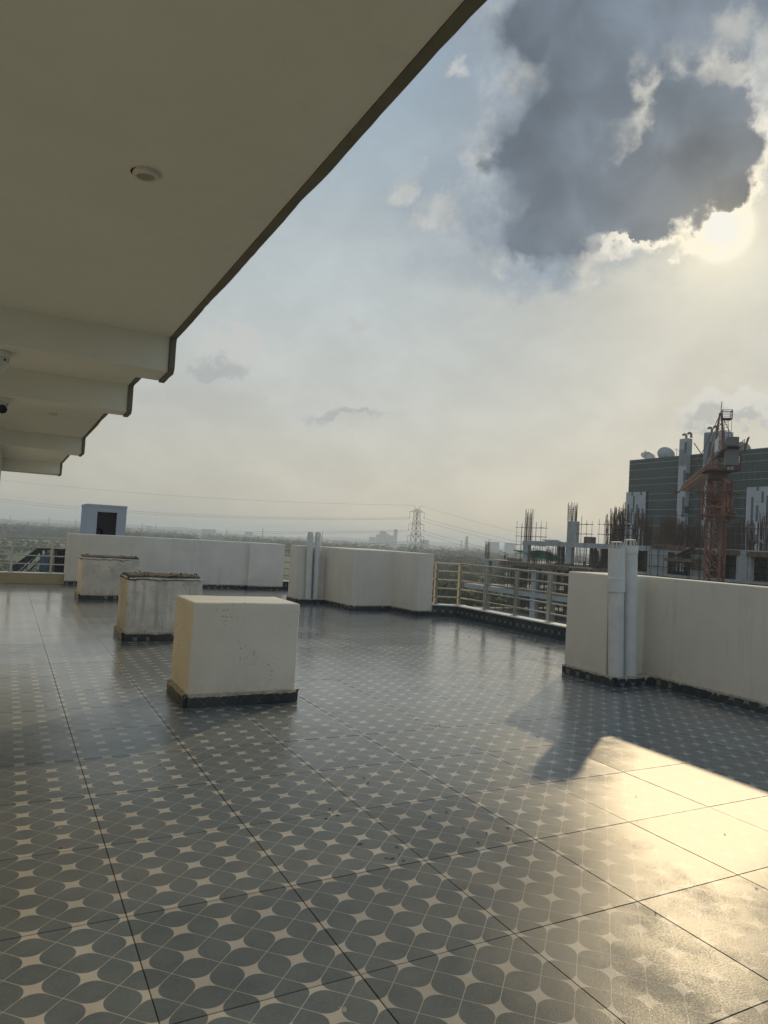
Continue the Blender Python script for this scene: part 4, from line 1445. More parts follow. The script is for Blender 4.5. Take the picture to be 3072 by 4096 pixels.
# ------------------------------------------------------------------ people on the building site
def person(label, loc, face, pose, shirt, trousers, helmet=None, s=1.0):
    J = dict(pel=(0, 0, .95), chest=(0, 0, 1.28), neck=(0, 0, 1.48), head=(0, .01, 1.62), top=(0, .0, 1.70),
             shl=(-.19, 0, 1.42), ell=(-.25, .02, 1.13), hal=(-.25, .10, .88), shr=(.19, 0, 1.42), elr=(.25, .02, 1.13), har=(.25, .10, .88),
             hil=(-.10, 0, .90), knl=(-.11, .02, .50), anl=(-.11, -.02, .09), tol=(-.11, .15, .05), hir=(.10, 0, .90), knr=(.11, .02, .50), anr=(.11, -.02, .09), tor=(.11, .15, .05))
    if pose == 'bend':
        J.update(chest=(0, .28, 1.02), neck=(0, .46, 1.02), head=(0, .58, .98), top=(0, .66, .96), shl=(-.19, .40, 1.00), shr=(.19, .40, 1.00),
                 ell=(-.2, .45, .72), elr=(.2, .45, .72), hal=(-.15, .55, .46), har=(.15, .55, .46), knl=(-.13, .12, .50), knr=(.13, .05, .50))
    if pose == 'crouch':
        J.update(pel=(0, -.15, .42), chest=(0, .05, .72), neck=(0, .14, .88), head=(0, .2, 1.0), top=(0, .22, 1.09), shl=(-.19, .1, .82), shr=(.19, .1, .82),
                 ell=(-.25, .3, .60), elr=(.25, .3, .60), hal=(-.1, .45, .42), har=(.1, .45, .42), hil=(-.1, -.12, .40), hir=(.1, -.12, .40), knl=(-.16, .28, .52), knr=(.16, .28, .52))
    if pose == 'reach':
        J.update(chest=(0, .06, 1.27), neck=(0, .12, 1.46), head=(0, .17, 1.60), top=(0, .18, 1.69), ell=(-.22, .32, 1.30), hal=(-.16, .58, 1.36), elr=(.22, .30, 1.20), har=(.16, .55, 1.20), knl=(-.12, .18, .52))
    Rd = dict(pel=.15, chest=.165, neck=.062, head=.10, top=.075, shl=.075, ell=.05, hal=.045, shr=.075, elr=.05, har=.045, hil=.095, knl=.065, anl=.045, tol=.04, hir=.095, knr=.065, anr=.045, tor=.04)
    Ed = [('pel', 'chest'), ('chest', 'neck'), ('neck', 'head'), ('head', 'top'), ('chest', 'shl'), ('shl', 'ell'), ('ell', 'hal'), ('chest', 'shr'), ('shr', 'elr'), ('elr', 'har'),
          ('pel', 'hil'), ('hil', 'knl'), ('knl', 'anl'), ('anl', 'tol'), ('pel', 'hir'), ('hir', 'knr'), ('knr', 'anr'), ('anr', 'tor')]
    keys = list(J)
    me = bpy.data.meshes.new('person')
    me.from_pydata([J[q] for q in keys], [(keys.index(a), keys.index(b)) for a, b in Ed], [])
    o = bpy.data.objects.new('person', me)
    COL.objects.link(o)
    o.modifiers.new('skin', 'SKIN')
    sv = me.skin_vertices[0].data if me.skin_vertices else None
    if sv is None:
        bm = bmesh.new()
        bm.from_mesh(me)
        bm.verts.layers.skin.verify()
        bm.to_mesh(me)
        bm.free()
        sv = me.skin_vertices[0].data
    for i, q in enumerate(keys):
        sv[i].radius = (Rd[q], Rd[q])
        sv[i].use_root = q == 'pel'
    ss_ = o.modifiers.new('sub', 'SUBSURF')
    ss_.levels = ss_.render_levels = 1
    dg = bpy.context.evaluated_depsgraph_get()
    em = bpy.data.meshes.new_from_object(o.evaluated_get(dg))
    o.modifiers.clear()
    o.data = em
    em.name = 'person'
    em.materials.clear()
    for q in ('skin', shirt, trousers):
        em.materials.append(MATS[q])
    jn = {q: Vector(J[q]) for q in keys}
    part = {'head': 0, 'top': 0, 'neck': 0, 'hal': 0, 'har': 0, 'chest': 1, 'shl': 1, 'shr': 1, 'ell': 1, 'elr': 1}
    for p in em.polygons:
        c = p.center
        near = min(keys, key=lambda q: (jn[q] - c).length - Rd[q] * 0.6)
        p.material_index = part.get(near, 2)
        p.use_smooth = True
    # hair or helmet as a cap of its own
    hd = jn['top']
    ax = (jn['top'] - jn['neck']).normalized()
    cap = MB().lathe([(0.108 * math.cos(a), 0.085 * math.sin(a)) for a in [R_(k_ * 18) for k_ in range(6)]], hd - ax * 0.03, 14, ax)
    if helmet:
        cap.lathe([(0.108, 0), (0.14, -0.005), (0.108, 0.01)], hd - ax * 0.03, 14, ax)
    cp = cap.build('hard_hat' if helmet else 'hair', helmet or 'cloth_dark', None)
    cp.parent = o
    o.location = loc
    o.rotation_euler = (0, 0, face)
    o.scale = (s, s, s)
    return tag(o, label, 'person')


def spot(px, X, z):
    return Vector((X, yx(px, X), z))


person('person in a light shirt standing alone on the deck edge by a plank stack', spot(2022, BX - 0.3, Z_DECK), 2.2, 'stand', 'cloth_white', 'cloth_dark')
person('person in a white hard hat bending over on the deck below the upper slab', spot(2338, BX - 0.2, Z_DECK), -1.2, 'bend', 'cloth_white', 'cloth_dark', 'helmet_white')
person('person in dark clothes crouching on the deck beside a rebar cage', spot(2432, BX - 0.2, Z_DECK), -1.0, 'crouch', 'cloth_dark', 'cloth_dark', 'helmet_white')
person('person in dark clothes leaning out towards the rebar on the high platform', spot(2490, BX + 0.5, Z_TOP + 2.85), -2.4, 'reach', 'cloth_dark', 'cloth_dark')
person('person in a pale shirt crouching on the high scaffold platform', spot(2512, BX + 0.4, Z_TOP + 2.85), 2.0, 'crouch', 'cloth_white', 'cloth_dark')
person('person in dark clothes standing at the right end of the high scaffold platform', spot(2552, BX + 0.6, Z_TOP + 2.85), 1.5, 'stand', 'cloth_dark', 'cloth_dark')
person('person in a blue shirt standing with an arm out at the far right scaffold', spot(3014, BX + 0.7, Z_TOP + 0.001), 1.2, 'reach', 'cloth_blue', 'cloth_dark')
person('person in a white shirt beside the blue-shirted worker at the far right', spot(3042, BX + 0.7, Z_TOP + 0.001), 1.9, 'stand', 'cloth_white', 'cloth_dark')

# ------------------------------------------------------------------ glass office building
GX = 153.0
gb = thing('office_building', 'green glass office block with white slotted panels and two pale towers', 'office building', (GX, 115, GZ))
GT = 27.75
yA, yB = on_x(2515, 1900, GX).y, 60.0
T1 = (on_x(2746, 1830, GX - 1.5).y, on_x(2715, 1830, GX - 1.5).y)
T2 = (on_x(2852, 1830, GX - 1.5).y, on_x(2812, 1830, GX - 1.5).y)
MB().box(GX + 0.35, yB, GZ, GX + 30, yA - 0.05, GT - 0.15).build('block_wall', 'glass_dark', gb)
MB().box(GX + 0.05, yB, GT - 0.148, GX + 30.2, yA, GT + 0.12).build('roof_edge', 'slot_dark', gb)
# storeys: a vision band and two spandrel rows; pale transom lines between
rows_ = []
z = GT - 0.2
pat = [(0.80, 1), (0.82, 0), (0.95, 1), (2.45, 1)]
z -= 0.0
seq = []
zz = z - 0.9
seq.append((zz, z, True))
while zz > 3.0:
    for hh, pale in ((0.88, False), (0.88, True), (2.55, True)):
        seq.append((zz - hh, zz, pale))
        zz -= hh
pane_w = 1.45
panes = []
y = yA - 0.1
ys = []
while y - pane_w > yB + 20:
    ys.append(y)
    y -= pane_w
P_L, P_R = on_x(2587, 1966, GX).y, on_x(2990, 1950, GX).y
PT = 18.8
meshes = {}
cand = []
for (z0, z1, pale) in seq:
    for y in ys:
        yc = y - pane_w / 2
        if T1[0] - .6 < yc < T1[1] + .6 or T2[0] - .6 < yc < T2[1] + .6:
            continue
        if (yc > P_L or yc < P_R) and z1 < PT + 0.5:
            continue
        cand.append((max(z0, PT + 0.03) if (yc > P_L or yc < P_R) else z0, z1, y))
cand.sort(key=lambda c: -(c[1] - c[0]) / (1 + 0 * c[2]) * 10 - (c[1]))
rest_p = MB()
n_p = 0
for z0, z1, y in cand:
    hh = round(z1 - z0, 3)
    if n_p < 296:
        n_p += 1
        if hh not in meshes:
            meshes[hh] = MB().box(0, -pane_w + 0.025, 0.03, 0.10, -0.025, hh - 0.03).mesh('glass_pane', 'glass_green')
        o = instance('glass_pane', meshes[hh], gb, (GX + random.uniform(-.004, .004), y, z0))
        o.rotation_euler = (0, random.uniform(-.004, .004), random.uniform(-.004, .004))
    else:
        rest_p.box(GX, y - pane_w + 0.025, z0 + 0.03, GX + 0.10, y - 0.025, z1 - 0.03)
stuff(rest_p.build('glass_panes', 'glass_green', gb))
for (z0, z1, pale) in seq:
    if not pale:
        continue
    segs = [(yA - .1, T1[1] + .3), (T1[0] - .3, T2[1] + .3), (T2[0] - .3, yB)]
    for a, b in segs:
        if z0 < PT - .3:
            a = min(a, P_L - .05)
            b = max(b, P_R + .05)
        if a - b > 0.5:
            MB().box(GX - 0.06, b, z0 - 0.045, GX + 0.02, a, z0 + 0.045).build('transom', 'band_pale', gb)
MB().box(GX - .012, on_x(2957, 2020, GX).y, on_x(2945, 2030, GX).z, GX + .02, on_x(2940, 2020, GX).y, on_x(2945, 1993, GX).z).build('open_window', 'glass_dark', gb)
# white slotted cladding: upright panels, some replaced by dark slots
def cladding(y0, y1, z0, z1, X, slots, w=0.62, rows_h=(0,), side=None):
    n = max(1, int(round((y1 - y0) / w)))
    w = (y1 - y0) / n
    zc = [z0] + [q for q in rows_h if z0 < q < z1] + [z1]
    ms = {}
    for i in range(n):
        for a, b in zip(zc[:-1], zc[1:]):
            key = round(b - a, 3)
            if key not in ms:
                ms[key] = MB().box(0, 0.018, 0.02, 0.16, w - 0.018, key - 0.02).mesh('panel', 'panel_white')
            instance('panel', ms[key], gb, (X, y0 + i * w, a))
    for (f, za, zb) in slots:
        i = int(f * n)
        MB().box(X - 0.035, y0 + i * w + .03, za, X + 0.02, y0 + (i + 1) * w - .03, zb).build('slot_window', 'slot_dark', gb)


rh = [1.5 + 3.45 * q for q in range(10)]
sl_ = [(.06, 8.5, 15.4), (.22, 9.8, 14.0), (.36, 13.0, 17.6), (.52, 7.5, 15.2), (.66, 10, 14.2), (.82, 10.0, 14.2), (.22, 17.7, 18.7), (.68, 17.8, 18.7), (.36, 5.2, 9.6), (.2, 4.0, 7.4), (.52, 2.5, 6.4)]
cladding(P_L, yA + 0.35, 0.5, PT, GX - 0.30, [(1 - f - .06, a, b) for f, a, b in sl_], rows_h=rh)
cladding(on_x(3200, 1950, GX).y, P_R, 0.5, PT, GX - 0.30, [(1 - f * .5 - .03, a, b) for f, a, b in
         [(.18, 9.6, 16.4), (.36, 17.8, 18.7), (.36, 10.6, 14.4), (.56, 15.0, 17.6), (.76, 9.8, 16.6), (.58, 7.4, 10.6), (.36, 5.4, 7.6), (.2, 2.2, 5.6), (.56, 1.8, 4.2)]], rows_h=rh)
# two pale towers
def tower(y0, y1, ztop, yfront, slots, extra=0.0):
    MB().box(GX - 1.33, y0, GZ, GX + extra, y1, ztop).build('tower_wall', 'panel_white', gb)
    cladding(y0 + 0.02, y1 - 0.02, 0.5, ztop - 0.1, GX - 1.5, slots, w=0.72, rows_h=rh + [24.9, 28.4, 31.0])


tower(T1[0], T1[1], 32.0, 0, [(.25, 28.2, 31.0), (.25, 18.3, 23.7), (.25, 11.5, 16.8), (.25, 4.4, 10.5)], on_y(2768, 1800, T1[0]).x - GX)
for z0 in (23.0, 14.4, 8.4, 2.6):
    MB().box(GX - 1.545, T1[0] - 0.06, z0 - 1.8, GX + 0.1, T1[0] + 0.75, z0).build('corner_window', 'slot_dark', gb)
tower(T2[0], T2[1], 32.9, 0, [(.35, 26.5, 30.5), (.35, 17.5, 22.5)], on_y(2900, 1760, T2[0]).x - GX)
px_ = on_y(2898, 1760, T2[0]).x
MB().box(px_ + 0.02, T2[0] + 0.3, GT, on_y(2937, 1760, T2[0]).x, T2[1] + 3, 33.6).build('plant_room', 'panel_white', gb)
for (yy, zz_) in ((T1[1] - 1.2, 32.0), (T1[1] - 2.7, 32.2), (T2[1] - 1.4, 32.9), (T2[1] - 3.0, 33.0)):
    p = [(GX - 0.4, yy, zz_)]
    for k_ in range(1, 8):
        a = R_(k_ * 20)
        p.append((GX - 0.4, yy + 0.62 * (1 - math.cos(a)), zz_ + 0.6 + 0.7 * math.sin(a)))
    MB().tube(p, 0.30, 10).build('vent_duct', 'duct_metal', gb)
MB().tube([(GX + 1, T1[0] - .1, 31.0), (GX + 1, T1[0] - 2.6, GT)], 0.12, 6).build('brace', 'duct_metal', gb)


def dish(label, px, py, r, tilt, mn, X):
    c = on_x(px, py, X)
    c.z = max(c.z, GT + r * 0.45)
    t = thing('satellite_dish', label, 'satellite dish', tuple(c), 'satellite dishes on the office roof')
    ax = Vector(tilt).normalized()
    MB().lathe([(r * k_ / 8, -0.28 * r * (1 - (k_ / 8) ** 2)) for k_ in range(9)] + [(r * 1.01, 0.06), (r * 0.98, 0.05)] + [(r * k_ / 8, -0.28 * r * (1 - (k_ / 8) ** 2) + 0.04) for k_ in range(7, -1, -1)], c, 28, ax).build('reflector', mn, t)
    f = c + ax * r * 0.55
    m = MB()
    a = ax.orthogonal().normalized()
    b = ax.cross(a)
    for k_ in range(3):
        th = k_ * 2.09
        m.tube([c + (a * math.cos(th) + b * math.sin(th)) * r * 0.9, f], 0.05, 5)
    m.build('feed_arm', 'duct_metal', t)
    MB().lathe([(0.16, -.2), (0.16, .2), (0, .2)], f, 10, ax).build('feed_horn', 'duct_metal', t)
    MB().tube([c - ax * r * 0.28, (c.x, c.y, GT + 0.1)], 0.16, 8).build('mount', 'duct_metal', t)


dish('cream satellite dish seen edge-on, leftmost on the office roof', 2592, 1824, 2.0, (-0.55, -1.0, 1.35), 'dish_cream', GX + 6)
dish('large white satellite dish seen from the back, left of the first pale tower', 2664, 1818, 2.35, (0.9, 0.35, 0.75), 'dish_white', GX + 5)
dish('cream satellite dish right of the tower crane on the office roof', 2966, 1798, 2.1, (0.9, 0.5, 0.8), 'dish_cream', GX + 5)
for px, py, h_, lab in ((2582, 1818, 2.2, 'thin roof aerial left of the edge-on dish'), (2706, 1815, 1.8, 'thin roof aerial between the white dish and the first pale tower'), (2926, 1705, 4.0, 'tall thin mast on the second pale tower')):
    p = on_x(px, py + 10, GX + 3)
    zb = GT if py > 1750 else 33.0
    m = MB().tube([(p.x, p.y, zb), (p.x, p.y, zb + h_ + 1)], 0.06, 5)
    if py > 1750:
        m.tube([(p.x, p.y + .8, zb + h_ + .7), (p.x, p.y - .9, zb + h_ + .2)], 0.05, 5)
    else:
        m.lathe([(0, .25), (.2, .1), (.2, -.1), (0, -.25)], (p.x, p.y, zb + h_ + 1.2), 10)
    tag(m.build('roof_aerial', 'duct_metal'), lab, 'aerial')

# ------------------------------------------------------------------ tower crane
CD = 95.0
cc = at(2862, 2160, CD)
CXY = Vector((cc.x, cc.y, 0))
SCL = CD / F_PX               # metres per photo pixel at the crane


def cz(py):                   # height of a photo row at the mast
    return at(2862, py, CD).z


cr = thing('tower_crane', 'rusty red tower crane in front of the glass office block', 'crane', (cc.x, cc.y, GZ))
JD = (_F + RIGHT * 0.297)
JD.z = 0
JD.normalize()                # the jib points away
JS = Vector((JD.y, -JD.x, 0))
MROT = Matrix.Rotation(R_(18), 3, 'Z')


def corner(w, a, b, z, rot=True):
    v = Vector((a * w / 2, b * w / 2, 0))
    v = MROT @ v
    return CXY + v + Vector((0, 0, z))


def lattice(name, w, z0, z1, bay, r, rb, mn='crane_red', panel=None):
    for a, b in ((-1, -1), (1, -1), (1, 1), (-1, 1)):
        MB().obox(corner(w, a, b, z0), corner(w, a, b, z1), r * 2, r * 2).build('mast_leg', mn, cr)
    m = MB()
    n = max(1, int(round((z1 - z0) / bay)))
    h_ = (z1 - z0) / n
    cs = [(-1, -1), (1, -1), (1, 1), (-1, 1)]
    for k_ in range(n):
        za, zb = z0 + k_ * h_, z0 + (k_ + 1) * h_
        for q in range(4):
            p, q2 = cs[q], cs[(q + 1) % 4]
            m.obox(corner(w, *p, za), corner(w, *q2, za), rb * 2, rb * 2)
            m.obox(corner(w, *p, za), corner(w, *q2, zb), rb * 2, rb * 2)
            m.obox(corner(w, *q2, za), corner(w, *p, zb), rb * 2, rb * 2)
    m.build(name, mn, cr)


lattice('mast_bracing', 1.85, GZ, cz(1910), 1.55, 0.10, 0.045)
# inner ladder
m = MB()
la, lb = CXY + Vector((0.3, -0.2, GZ)), CXY + Vector((0.3, -0.2, cz(1915)))
m.tube([la, lb], 0.04, 5).tube([la + Vector((.45, 0, 0)), lb + Vector((.45, 0, 0))], 0.04, 5)
z = cz(2320)
while z < lb.z:
    m.tube([(la.x, la.y, z), (la.x + .45, la.y, z)], 0.03, 4)
    z += 0.4
m.build('ladder', 'crane_dark', cr)
# climbing cage around the upper mast, with plated sides
zc0, zc1 = cz(2082), cz(1915)
lattice('climbing_cage', 2.75, zc0, zc1, 2.3, 0.11, 0.05)
for (a, b, f0, f1) in ((-1, -1, .08, .62), (1, -1, .35, .95)):
    z0, z1 = zc0 + (zc1 - zc0) * f0, zc0 + (zc1 - zc0) * f1
p = [corner(2.6, -0.12, -1, zc0 + 1.0), corner(2.6, 1, -1, zc0 + 1.0), corner(2.6, 1, -1, zc1 - 1.7), corner(2.6, -0.12, -1, zc1 - 1.7)]
MB().prism(p, MROT @ Vector((0, 0.05, 0))).build('cage_plate', 'crane_red', cr)
p = [corner(2.6, 1, -1, zc0 + 0.8), corner(2.6, 1, 0.7, zc0 + 0.8), corner(2.6, 1, 0.7, zc1 - 2.2), corner(2.6, 1, -1, zc1 - 2.2)]
MB().prism(p, MROT @ Vector((-0.05, 0, 0))).build('cage_plate', 'crane_red', cr)
p = [corner(2.7, -1, -1, zc1 - .55), corner(2.7, 1, -1, zc1 - .55), corner(2.7, 1, -1, zc1 - .1), corner(2.7, -1, -1, zc1 - .1)]
MB().prism(p, MROT @ Vector((0, 0.08, 0))).build('cage_plate', 'crane_red', cr)
for py, w in ((1968, 4.3), (2062, 4.1)):
    zz_ = cz(py)
    m = MB()
    for (a, b), (a2, b2) in (((-1, -1), (1, -1)), ((1, -1), (1, 1)), ((1, 1), (-1, 1)), ((-1, 1), (-1, -1))):
        m.obox(corner(w, a, b, zz_), corner(w, a2, b2, zz_), 0.55, 0.10)
        m.obox(corner(w, a, b, zz_ - 0.05), corner(2.75, a, b, zz_ - 1.1), 0.07, 0.07)
    m.build('walkway', 'crane_red', cr)
m = MB()
zz_ = cz(2045)
m.obox(corner(3.4, .5, -1, zz_ - .5), corner(3.4, 1.1, -.2, zz_ + .2), 0.9, 0.8)
m.lathe([(0.55, -.5), (0.55, .5), (0, .5)], corner(3.6, 1, -.6, zz_), 14, (0, 0, 1))
m.build('climbing_jack', 'crane_dark', cr)
MB().obox(corner(2.7, -1, -1, cz(2030)), corner(2.7, -1, -1, cz(2026)) - RIGHT * 2.1, 0.16, 0.2).build('lifting_beam', 'crane_red', cr)
# slewing ring and platform
zs = cz(1908)
MB().lathe([(0, 0), (1.35, 0), (1.35, 0.35), (1.15, 0.40), (1.15, 0.75), (1.3, 0.80), (1.3, 1.0), (0, 1.0)], CXY + Vector((0, 0, zs - 0.35)), 28).build('slewing_ring', 'crane_dark', cr)


def jp(a, s_, z):             # point along jib, sideways, height
    return CXY + JD * a + JS * s_ + Vector((0, 0, z))


ZJ = cz(1842)                # jib level
MB().obox(jp(-2.4, -0.1, zs + 0.75), jp(2.2, -0.1, zs + 0.75), 3.6, 0.18).build('deck_plate', 'crane_dark', cr)
m = MB()
for a, s_ in ((-.9, -.9), (-.9, .9), (.9, -.9), (.9, .9)):
    m.obox(jp(a, s_, zs + .8), jp(a, s_, ZJ + .2), 0.17, 0.17)
for s_ in (-.9, .9):
    m.obox(jp(-.9, s_, zs + .9), jp(.9, s_, ZJ), 0.09, 0.09).obox(jp(.9, s_, zs + .9), jp(-.9, s_, ZJ), 0.09, 0.09)
m.obox(jp(-.9, -.9, zs + .9), jp(-.9, .9, ZJ - .4), 0.08, 0.08).obox(jp(-.9, .9, zs + .9), jp(-.9, -.9, ZJ - .4), 0.08, 0.08)
m.build('turret_frame', 'crane_red', cr)
# operator cab on the right of the turret
cab_c = jp(-1.2, 1.75, zs + 0.85)
cb = MB()
x_, y_ = JS, JD


def cp3(a, s_, z):
    return cab_c + JD * a + JS * s_ + Vector((0, 0, z))


m = MB()
for a, s_ in ((-.9, -.55), (-.9, .55), (.9, -.55), (.9, .55)):
    m.obox(cp3(a, s_, 0), cp3(a, s_, 2.05), 0.12, 0.12)
m.prism([cp3(-.95, -.6, 2.05), cp3(.95, -.6, 2.05), cp3(.95, .6, 2.05), cp3(-.95, .6, 2.05)], (0, 0, .1))
m.prism([cp3(-.95, -.6, -.1), cp3(.95, -.6, -.1), cp3(.95, .6, -.1), cp3(-.95, .6, -.1)], (0, 0, .1))
m.prism([cp3(-.93, -.5, 0), cp3(-.93, .5, 0), cp3(-.93, .5, .75), cp3(-.93, -.5, .75)], JD * 0.04)
m.build('cab', 'crane_dark', cr)
MB().prism([cp3(-.90, 0.0, .95), cp3(-.90, .45, .95), cp3(-.90, .45, 1.85), cp3(-.90, 0.0, 1.85)], JD * 0.03).build('cab_window', 'crane_panel', cr)
sg = MB().prism([cp3(-1.02, -1.0, 0.0), cp3(-1.02, -.25, 0.0), cp3(-1.02, -.25, 2.05), cp3(-1.02, -1.0, 2.05)], JD * 0.04).build('sign_panel', 'panel_white', cr)
# stacked marks on the sign, too small to read: dark strokes in four cells
m = MB()
rnd_ = random.Random(5)
for cell in range(4):
    zc_ = 1.78 - cell * 0.50
    gl = [[(0, .18, 0, -.18), (-.2, .1, .2, .1), (-.2, -.16, .2, -.16), (-.15, .0, .15, .0)], [(-.2, .18, .2, .18), (-.2, .18, -.2, -.18), (.2, .18, .2, -.18), (-.1, .05, .12, -.1)],
          [(-.2, .0, .2, .0), (0, .2, -.2, -.18), (.02, 0, .2, -.18)], [(-.18, .16, .18, .16), (.1, .16, -.1, -.02), (-.2, -.02, .2, -.02), (0, -.02, 0, -.2)]][cell]
    for (s0, z0, s1, z1) in gl:
        m.obox(cp3(-1.035, -.63 + s0 * 1.3, zc_ + z0), cp3(-1.035, -.63 + s1 * 1.3, zc_ + z1), 0.02, 0.075, up=JD.cross(Vector((s1 - s0, 0, z1 - z0)).normalized() if False else Vector((0, 0, 1))) if abs(z1 - z0) < 1e-6 else Vector((0, 0, 1)))
m.build('lettering', 'crane_ink', sg)
# jib: triangular truss running away from us
JL = 39.0
m = MB()
jw, jh = 1.3, 1.7
for s_ in (-jw / 2, jw / 2):
    m.obox(jp(1.0, s_, ZJ - .9), jp(JL, s_, ZJ - .9), 0.18, 0.18)
m.obox(jp(1.0, 0, ZJ - .9 + jh), jp(JL, 0, ZJ - .9 + jh * 0.8), 0.2, 0.2)
m.build('jib_chord', 'crane_red', cr)
m = MB()
n = 22
for k_ in range(n):
    a0, a1 = 1 + (JL - 1) * k_ / n, 1 + (JL - 1) * (k_ + 1) / n
    am = (a0 + a1) / 2
    for s_ in (-jw / 2, jw / 2):
        m.obox(jp(a0, s_, ZJ - .9), jp(am, 0, ZJ - .9 + jh * .95), 0.07, 0.07)
        m.obox(jp(am, 0, ZJ - .9 + jh * .95), jp(a1, s_, ZJ - .9), 0.07, 0.07)
    m.obox(jp(a0, -jw / 2, ZJ - .9), jp(a0, jw / 2, ZJ - .9), 0.07, 0.07)
    m.obox(jp(a0, -jw / 2, ZJ - .9), jp(a1, jw / 2, ZJ - .9), 0.06, 0.06)
m.build('jib_bracing', 'crane_red', cr)
m = MB().obox(jp(JL - 3, -1.3, ZJ - 1.2), jp(JL + .5, -1.3, ZJ - 1.2), 0.9, 0.12).obox(jp(JL, -1.4, ZJ - 1.2), jp(JL, -1.4, ZJ + .3), 0.12, 0.12)
m.build('trolley_stage', 'crane_dark', cr)
# counter-jib towards us with ballast
CL = 9.5
m = MB()
for s_ in (-.7, .7):
    m.obox(jp(-.8, s_, ZJ + .3), jp(-CL - .6, s_, ZJ + .45), 0.18, 0.36)
m.obox(jp(-1, 0, ZJ + .36), jp(-CL - .6, 0, ZJ + .5), 1.3, 0.06)
m.build('counter_jib', 'crane_dark', cr)
rail = MB()
for s_ in (-1.25, 1.25):
    for zz_ in (0.7, 1.3):
        rail.obox(jp(-3, s_, ZJ + zz_), jp(-CL - .8, s_, ZJ + zz_ + .1), 0.05, 0.05)
    for k_ in range(7):
        a = -3 - (CL - 2.4) * k_ / 6
        rail.obox(jp(a, s_, ZJ + .3), jp(a, s_, ZJ + 1.35), 0.05, 0.05)
rail.build('guard_rail', 'crane_red', cr)
for k_, (a, s0, s1, z0, z1) in enumerate(((-CL + 1.0, -.55, .80, -1.6, .30), (-CL - .05, -.60, .80, -1.65, .20))):
    MB().prism([jp(a, s0, ZJ + z0), jp(a, s1, ZJ + z0), jp(a, s1, ZJ + z1 + .15), jp(a, s0, ZJ + z1 + .15)], JD * 0.9).build('counterweight', 'counterweight', cr)
MB().prism([jp(-CL + .2, -.5, ZJ + .75), jp(-CL + .2, .80, ZJ + .75), jp(-CL + .2, .80, ZJ + 1.85), jp(-CL + .2, -.5, ZJ + 1.85)], JD * 1.4).build('winch_housing', 'counterweight', cr)
MB().prism([jp(-5.2, -1.32, ZJ + .35), jp(-8.0, -1.32, ZJ + .35), jp(-8.0, -1.32, ZJ + 2.0), jp(-5.2, -1.32, ZJ + 2.0)], JS * 0.05).build('name_board', 'crane_panel', cr)
MB().obox(jp(-8.6, 1.5, ZJ + .2), jp(-8.6, 1.95, ZJ + 1.9), 0.9, 0.12).build('side_flag_plate', 'crane_dark', cr)
# apex tower
za = cz(1648)
m = MB()
base = [(-.75, -.75), (-.75, .75), (.75, -.75), (.75, .75)]
zb0 = ZJ + .3
for a, s_ in base:
    m.obox(jp(a, s_, zb0), jp(a * .15 - .2, s_ * .12, za), 0.14, 0.14)
for k_ in range(6):
    f0, f1 = k_ / 6 * .8, (k_ + 1) / 6 * .8

    def q(a, s_, f):
        return jp(a * (1 - f) + (a * .15 - .2) * f, s_ * (1 - f) + s_ * .12 * f, zb0 + (za - zb0) * f)
    m.obox(q(-.75, -.75, f0), q(-.75, .75, f1), .07, .07).obox(q(-.75, .75, f0), q(-.75, -.75, f1), .07, .07)
    m.obox(q(-.75, -.75, f0), q(-.75, .75, f0), .07, .07)
    m.obox(q(-.75, .75, f0), q(.75, .75, f1), .06, .06)
m.build('apex_tower', 'crane_red', cr)
MB().tube([jp(-.2, 0, za - .2), jp(-.2, .1, cz(1600))], 0.05, 5).build('aerial', 'crane_dark', cr)
# service basket beside the apex
m = MB()
zb_ = cz(1675)
B0 = [(-.8, .15), (-.8, 1.35), (.5, 1.35), (.5, .15)]
m.prism([jp(a, s_, zb_) for a, s_ in B0], (0, 0, 0.16))
for i in range(4):
    a, b = B0[i], B0[(i + 1) % 4]
    for hh in (.55, 1.05, 1.25):
        m.obox(jp(*a, zb_ + hh), jp(*b, zb_ + hh), .05, .05)
    m.obox(jp(*a, zb_), jp(*a, zb_ + 1.25), .06, .06)
m.build('service_basket', 'crane_dark', cr)
m = MB()
zl0, zl1 = ZJ + 1.0, zb_
for s_ in (.35, .85):
    m.obox(jp(-.9, s_ + .25, zl0), jp(-.7, s_, zl1), .05, .05)
z = zl0
while z < zl1:
    f = (z - zl0) / (zl1 - zl0)
    m.obox(jp(-.9 + .2 * f, .35 + .25 * (1 - f), z), jp(-.9 + .2 * f, .85 + .25 * (1 - f), z), .05, .05)
    z += .38
m.build('apex_ladder', 'crane_dark', cr)
m = MB()
m.tube([jp(-.2, 0, za), jp(-CL + 1, -.6, ZJ + .6)], 0.05, 5).tube([jp(-.2, 0, za), jp(-CL + 1, .8, ZJ + .6)], 0.05, 5)
m.tube([jp(-.2, 0, za), jp(13, 0, ZJ + .7)], 0.05, 5).tube([jp(-.2, 0, za), jp(29, 0, ZJ + .6)], 0.05, 5)
m.build('tie_bar', 'crane_dark', cr)
pts = [at(2752, 1985, 100) + Vector((0, 0, 0))]
for k_ in range(1, 9):
    t_ = k_ / 8
    pts.append(at(2752 + 24 * t_, 1985 + 34 * t_ ** 0.7, 100))
tag(MB().tube([at(2748, 1962, 96)] + pts, 0.035, 4).build('hanging_cable', 'band_pale'), 'pale loose cable hanging beside the crane mast', 'cable')

